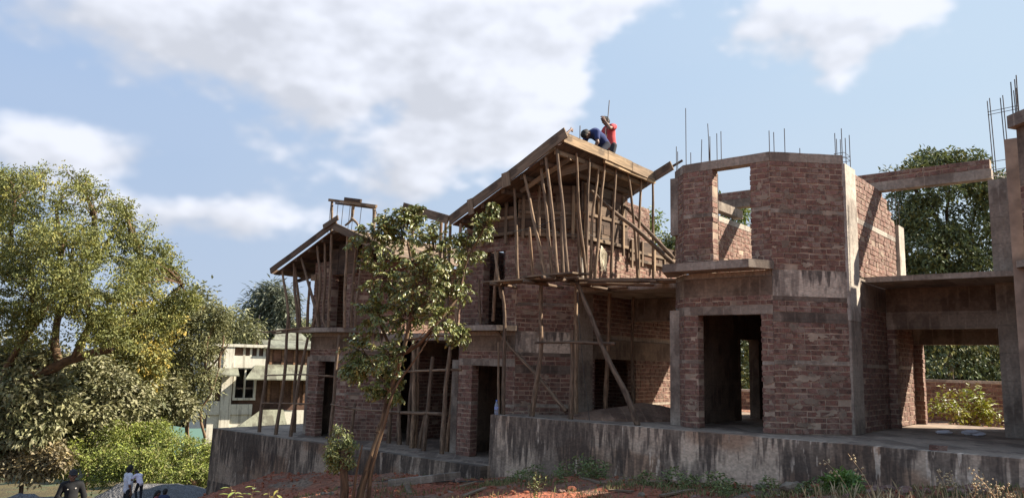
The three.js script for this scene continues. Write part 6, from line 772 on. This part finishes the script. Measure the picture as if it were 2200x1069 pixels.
// ---------------------------------------------------------------- heaps
function heap(name, label, cat, list, mat, stones) {   // mounds [x, z, rx, rz, h, turn]
  for (const [x, z, rx, rz, h, turn, lb] of list) {
    const N = 44, pos = [], uv = [], idx = [], by = groundY(x, z); for (let j = 0; j <= N; j++) for (let i = 0; i <= N; i++) { const u = i / N * 2 - 1, v = j / N * 2 - 1, r = Math.hypot(u, v), c = Math.cos(turn), s = Math.sin(turn), lx = u * rx, lz = v * rz, wx = lx * c + lz * s, wz = -lx * s + lz * c; let y = h * Math.max(0, 1 - r) ** 0.85 * (1 + 0.25 * PN.noise(wx * 0.8 + x, 2, wz * 0.8)); y += (mat === M.sand ? 0.01 : 0.05) * PN.noise((wx + x) * 3, 4, (wz + z) * 3) * (r < 1 ? 1 : 0) + 0.02 * PN.noise((wx + x) * 9, 4, (wz + z) * 9); const g0 = stones === 'flat' ? 0 : groundY(x + wx, z + wz) - by; pos.push(wx, g0 + y - (r >= 0.98 ? 0.15 : 0), wz); uv.push(wx + x, wz + z); }
    for (let j = 0; j < N; j++) for (let i = 0; i < N; i++) { const A = j * (N + 1) + i; idx.push(A, A + N + 1, A + 1, A + 1, A + N + 1, A + N + 2); }
    const g = new THREE.BufferGeometry(); g.setAttribute('position', new THREE.Float32BufferAttribute(pos, 3)); g.setAttribute('uv', new THREE.Float32BufferAttribute(uv, 2)); g.setIndex(idx); g.computeVertexNormals();
    const m = sh(new THREE.Mesh(g, mat)); m.position.set(x, stones === 'flat' ? -0.004 : by, z); top(m, name, lb || label, cat, null, 'stuff');
  }
}
heap('gravel_heap', '', 'gravel', [[-12.6, -25.9, 4.2, 1.6, 1.05, 0.1, 'grey gravel heap behind the person in white'], [-14.2, -23.4, 3.2, 1.7, 1.75, 0, 'low grey gravel heap under the large olive tree'], [-10.45, -27.1, 2.4, 1.6, 0.5, 0, 'grey gravel heap with the dog on it']], M.gravel);
{ const p = G(-3.6, 1.5); heap('sand_heap', 'brown sand heap on the upper terrace under the plank platform', 'sand', [[p.x, p.z, 1.75, 1.15, 0.34, 0.5]], M.sand, 'flat'); }
// ---------------------------------------------------------------- rubble, boards, bottle
function rock(r, seed) { const g = new THREE.IcosahedronGeometry(r, 1), p = g.attributes.position, mem = new Map(), R = rng(seed); for (let i = 0; i < p.count; i++) { const k = [p.getX(i).toFixed(3), p.getY(i).toFixed(3), p.getZ(i).toFixed(3)].join(); if (!mem.has(k)) mem.set(k, 0.7 + R() * 0.5); const s = mem.get(k); p.setXYZ(i, p.getX(i) * s, p.getY(i) * s * 0.65, p.getZ(i) * s); } g.computeVertexNormals(); return g; }
{
  const R = rng(3101), rm = [std({ map: T.soil, color: rgb(0.9, 0.8, 0.7) }), std({ map: T.concrete, color: rgb(0.7, 0.6, 0.5) }), brickMats[0], brickMats[5]], geos = [0, 1, 2, 3, 4].map((k) => rock(1, 3110 + k));
  const put = (a, b, s, k, m, name, label, cat, group) => { const p = G(a, b), o = sh(new THREE.Mesh(geos[k], rm[m])); o.position.set(p.x, groundY(p.x, p.z) + s * 0.2, p.z); o.scale.set(s * (0.8 + R() * 0.6), s * (0.7 + R() * 0.5), s * (0.8 + R() * 0.5)); o.rotation.y = R() * 6; top(o, name, label, cat, group); };
  for (let i = 0; i < 34; i++) put(lerp(-8, 4, R()), -1.3 - Math.pow(R(), 1.5) * 2.4, 0.03 + R() * 0.06, i % 5, i % 3 === 0 ? 1 : i % 3 === 1 ? 0 : 2, 'rubble_stone', 'small loose stone on the soil before the terrace', 'stone', 'loose stones on the soil');
  for (let i = 0; i < 14; i++) put(lerp(1.9, 3.4, R()), -1.35 - R() * 0.5, 0.06 + R() * 0.07, i % 5, 2 + (i % 2), 'broken_brick', 'broken red brick in the rubble before the upper terrace', 'brick', 'broken bricks before the terrace');
  put(0.9, -1.75, 0.2, 1, 1, 'boulder', 'brown boulder on the soil before the upper terrace', 'boulder'); put(0.35, -1.55, 0.12, 3, 1, 'boulder', 'smaller grey rock beside the brown boulder', 'boulder');
  { const m = sh(new THREE.Mesh(brickGeos[2], brickMats[1])); m.scale.set(0.23, 0.075, 0.11); m.position.copy(G(2.62, -0.55, 0.03)); m.rotation.y = -TH + 0.2; top(m, 'loose_brick', 'single loose brick lying on the upper terrace edge', 'brick'); }
  { const p = G(-6.9, -2.7), q = G(-6.0, -1.55), A = V(p.x, groundY(p.x, p.z) + 0.05, p.z), B = V(q.x, groundY(q.x, q.z) + 0.12, q.z), m = sh(new THREE.Mesh(board(V(0, 0, 0), B.clone().sub(A), 0.14, 0.09, UPV), M.concrete)); m.position.copy(A); top(m, 'kerb_beam', 'grey concrete beam lying on the red soil before the lower terrace', 'beam'); }
  { const g = new THREE.LatheGeometry([[0, 0], [0.033, 0], [0.036, 0.01], [0.036, 0.06], [0.033, 0.07], [0.036, 0.08], [0.036, 0.15], [0.03, 0.18], [0.014, 0.215], [0.013, 0.24], [0, 0.24]].map((p) => new THREE.Vector2(...p)), 14), t = new THREE.Group(); part(t, 'bottle_body', g, new THREE.MeshPhysicalMaterial({ color: rgb(0.75, 0.82, 0.95), transmission: 0.8, thickness: 0, roughness: 0.1 })); part(t, 'bottle_cap', new THREE.CylinderGeometry(0.016, 0.016, 0.02, 12).translate(0, 0.25, 0), cloth(0.1, 0.2, 0.6)); part(t, 'bottle_label', new THREE.CylinderGeometry(0.0368, 0.0368, 0.05, 14, 1, true).translate(0, 0.115, 0), cloth(0.3, 0.35, 0.6)); t.position.copy(G(-5.88, -0.62, 0)); t.scale.setScalar(1.2); top(t, 'water_bottle', 'clear plastic water bottle on the corner of the upper terrace', 'bottle'); }
  for (const [a, b, s, l] of [[2.0, 3.1, 0.16, 'crumpled white plastic bag on the porch floor'], [2.45, 3.2, 0.2, 'larger crumpled plastic bag on the porch floor']]) { const m = sh(new THREE.Mesh(rock(1, 3200 + s * 100), std({ color: rgb(0.6, 0.58, 0.6), roughness: 0.5 }))); m.scale.set(s, s * 0.45, s * 0.6); m.position.copy(G(a, b, s * 0.16)); top(m, 'plastic_bag', l, 'bag'); }
  { const pts = [[-9.2, -2.2], [-7.6, -1.9], [-6.4, -1.8], [-5.2, -1.45], [-4.4, -1.5]].map(([a, b]) => { const p = G(a, b); return V(p.x, groundY(p.x, p.z) + 0.03, p.z); }), o = pts[0].clone(), m = sh(new THREE.Mesh(poleGeo(pts.map((p) => p.clone().sub(o)), 0.012, 0.012, 3301, 6, 0.4), M.wire)); m.position.copy(o); top(m, 'hose', 'black hose lying across the red soil', 'hose'); }
}
{ // timber offcuts and sacks left on the soil
  const R = rng(3351);
  for (let k = 0; k < 12; k++) { const a = lerp(-8.5, 3.5, R()), b = -1.4 - R() * 2.2, p = G(a, b), L = 0.3 + R() * 0.7, t = R() * 6.28, q = V(Math.cos(t) * L, 0, Math.sin(t) * L), y0 = groundY(p.x, p.z) + 0.02, y1 = groundY(p.x + q.x, p.z + q.z) + 0.025; q.y = y1 - y0; const m = sh(new THREE.Mesh(board(V(0, 0, 0), q, 0.06 + R() * 0.06, 0.025, UPV.clone().cross(q).normalize()), pick(R, woodTone))); m.position.set(p.x, y0, p.z); top(m, 'timber_offcut', 'short grey timber offcut lying on the soil before the terraces', 'offcut', 'timber offcuts on the soil'); }
  const cl = new THREE.InstancedMesh(rock(1, 3360), std({ map: T.soil, color: rgb(1.0, 0.95, 0.9), roughness: 1 }), 2600), M4 = new THREE.Matrix4(), q = new THREE.Quaternion();
  for (let i = 0; i < 2600; i++) { const a = lerp(-14, 5, R()), b = -1.1 - Math.pow(R(), 1.4) * 4, p = G(a, b), s = 0.008 + Math.pow(R(), 3) * 0.035; q.setFromEuler(new THREE.Euler(R() * 6, R() * 6, R() * 6)); M4.compose(V(p.x, groundY(p.x, p.z) + s * 0.3, p.z), q, V(s, s, s)); cl.setMatrixAt(i, M4); }
  top(sh(cl), 'soil_clods', 'crumbled red soil clods scattered before the terraces', 'soil', null, 'stuff');
}
// ---------------------------------------------------------------- weeds and dry grass
{
  const W = leafMat([1, 1, 1], 0.7, 0.3), R = rng(3401);
  const patch = (name, label, cat, spots, o, kind) => { const lobes = spots.map(([a, b, r, up = 0.5]) => { const p = G(a, b); return [p.x, groundY(p.x, p.z) + r * up, p.z, r]; }); return top(foliage(name, lobes, { gap: -0.3, mat: W, ...o }), name, label, cat, null, 'stuff'); };
  patch('low_weeds', 'low green weeds along the foot of the upper terrace', 'weeds', [[-3.6, -1.2, .2], [-3.2, -1.25, .24], [-2.85, -1.3, .26], [-2.5, -1.4, .2], [-2.1, -1.35, .18], [-1.7, -1.5, .16], [-1.2, -1.6, .2], [-0.8, -1.75, .18], [-0.3, -1.7, .2], [0.0, -2.0, .18], [0.6, -2.0, .16], [-4.3, -1.2, .16], [-4.8, -1.2, .14], [1.3, -2.2, .16], [0.2, -2.4, .14], [-4.0, -1.9, .12], [-3.0, -2.1, .12]], { seed: 3405, dens: 1300, leaves: 6, spread: 0.07, len: 0.065, wid: 0.026, tones: [[0.17, 0.22, 0.06], [0.23, 0.26, 0.08], [0.12, 0.16, 0.05]] });
  patch('bright_weed', 'bright green leafy weed before the upper terrace', 'weed', [[1.62, -1.65, .17, .8], [1.7, -1.8, .15, .6], [1.5, -1.75, .14, .7]], { seed: 3411, dens: 3400, leaves: 6, spread: 0.06, len: 0.08, wid: 0.04, tones: [[0.17, 0.28, 0.05], [0.24, 0.34, 0.07], [0.12, 0.2, 0.05]] });
  // blades and dry stalks
  const blade = (h, w) => { const g = new THREE.BufferGeometry(), q = []; for (const s of [0, 1]) { const a = s * 1.5, c = Math.cos(a) * w, d = Math.sin(a) * w; q.push(-c, 0, -d, c, 0, d, c * 0.5 + h * 0.12, h * 0.6, d * 0.5, -c, 0, -d, c * 0.5 + h * 0.12, h * 0.6, d * 0.5, h * 0.32, h, 0.02); } g.setAttribute('position', new THREE.Float32BufferAttribute(q, 3)); g.computeVertexNormals(); return g; };
  const grass = (name, label, areas, n, h, tones, seed) => { const Rg = rng(seed), m = new THREE.InstancedMesh(blade(h, 0.004), std({ color: rgb(1, 1, 1), roughness: 1 }), n), M4 = new THREE.Matrix4(), q = new THREE.Quaternion(), c = new THREE.Color(); for (let i = 0; i < n; i++) { const [a0, a1, b0, b1] = areas[Math.floor(Rg() * areas.length)]; let a, b; do { a = lerp(a0, a1, Rg()); b = lerp(b0, b1, Rg()); } while (PN.noise(a * 1.3, 3.3, b * 1.6) < -0.15 + Rg() * 0.3 && Rg() < 0.9); const p = G(a, b); q.setFromEuler(new THREE.Euler((Rg() - 0.5) * 0.7, Rg() * 6.28, (Rg() - 0.5) * 0.7)); const s = 0.5 + Rg() * 0.9; M4.compose(V(p.x, groundY(p.x, p.z) - 0.01, p.z), q, V(s, s, s)); m.setMatrixAt(i, M4); const t = tones[Math.floor(Rg() * tones.length)], k = 0.7 + Rg() * 0.5; m.setColorAt(i, c.setRGB(t[0] * k, t[1] * k, t[2] * k)); } sh(m); top(m, name, label, 'grass', null, 'stuff'); };
  grass('short_grass', 'sparse short grass on the red soil before the terraces', [[-9, 5, -4.5, -1.15], [-5, 5, -2.6, -1.15]], 5200, 0.09, [[0.16, 0.17, 0.06], [0.28, 0.23, 0.11], [0.12, 0.15, 0.05]], 3501);
  grass('dry_grass', 'tall straw-coloured grass before the upper terrace end', [[1.6, 4.6, -3.6, -2.0], [2.4, 5.0, -4.2, -2.0]], 520, 0.2, [[0.40, 0.31, 0.17], [0.32, 0.25, 0.14], [0.46, 0.37, 0.22]], 3503);
  // seed-headed stalks, one plant each
  const stalkMat = std({ color: rgb(0.42, 0.30, 0.17) }), headMat = std({ color: rgb(0.42, 0.33, 0.19) });
  for (let k = 0; k < 9; k++) { const a = lerp(1.9, 3.8, R()), b = -2.0 - R() * 1.3, p = G(a, b), g = new THREE.Group(); g.position.set(p.x, groundY(p.x, p.z), p.z); const h = 0.3 + R() * 0.35, tip = V((R() - 0.5) * 0.5 - 0.1, h, (R() - 0.5) * 0.3), heads = []; part(g, 'stem', poleGeo([V(0, -0.03, 0), tip.clone().multiplyScalar(0.5).add(V(0.03, 0.02, 0)), tip], 0.005, 0.0025, 3520 + k, 4, 0.5), stalkMat); for (let i = 0; i < 16; i++) { const t = 0.5 + 0.5 * R(), e = new THREE.OctahedronGeometry(0.011 + R() * 0.008); e.translate(tip.x * t + (R() - 0.5) * 0.14, tip.y * t + (R() - 0.3) * 0.08, tip.z * t + (R() - 0.5) * 0.14); heads.push(clean(e)); } const hm = part(g, 'seed_heads', mergeGeometries(heads), headMat); hm.userData.kind = 'stuff'; top(g, 'dry_stalk', 'dry stalk with pale seed heads before the upper terrace', 'weed', 'dry stalks before the upper terrace'); }
  // bright plants in the foreground
  const fore = (a, b, h, n, label, tones, seed, L, Wd, drop) => { const p = G(a, b), g = new THREE.Group(), Rg = rng(seed); g.position.set(p.x, groundY(p.x, p.z), p.z); const lf = sprigLeaf(L, Wd), mats = tones.map((t) => leafMat(t, 0.5, 0.4)); for (let k = 0; k < n; k++) { const an = Rg() * 6.28, tip = V(Math.cos(an) * h * 0.3 * Rg(), h * (0.65 + Rg() * 0.4), Math.sin(an) * h * 0.3 * Rg()); part(g, 'stem', poleGeo([V(0, -0.03, 0), tip.clone().multiplyScalar(0.5), tip], 0.007, 0.003, seed + k, 5, 0.5), trunkMats[2]); const nl = Math.round(7 + h * 9); for (let i = 0; i < nl; i++) { const t = 0.35 + 0.65 * (i / nl), yaw = i * 2.4 + Rg(), m = part(g, 'leaf', lf, mats[Math.floor(Rg() * mats.length)]); m.position.copy(tip).multiplyScalar(t); m.rotation.set(0, yaw, 0.5 - drop - Rg() * 0.7, 'YXZ'); m.scale.setScalar(0.7 + Rg() * 0.5); } } return top(g, 'leafy_plant', label, 'plant'); };
  fore(-4.6, -7.35, 0.72, 5, 'yellow-green leafy plant on the red bank before the lower terrace', [[0.30, 0.36, 0.06], [0.22, 0.28, 0.05], [0.40, 0.40, 0.10]], 3601, 0.16, 0.06, 0.1);
  fore(-4.25, -7.2, 0.66, 2, 'small plant with yellow leaves beside the green leafy plant', [[0.40, 0.34, 0.06], [0.32, 0.34, 0.07]], 3621, 0.13, 0.05, 0.2);
  fore(-1.53, -4.8, 0.62, 7, 'feathery yellow-green weed before the upper terrace corner', [[0.30, 0.34, 0.08], [0.36, 0.38, 0.12], [0.22, 0.26, 0.07]], 3641, 0.06, 0.022, -0.5);
}

renderer.render(scene, camera);
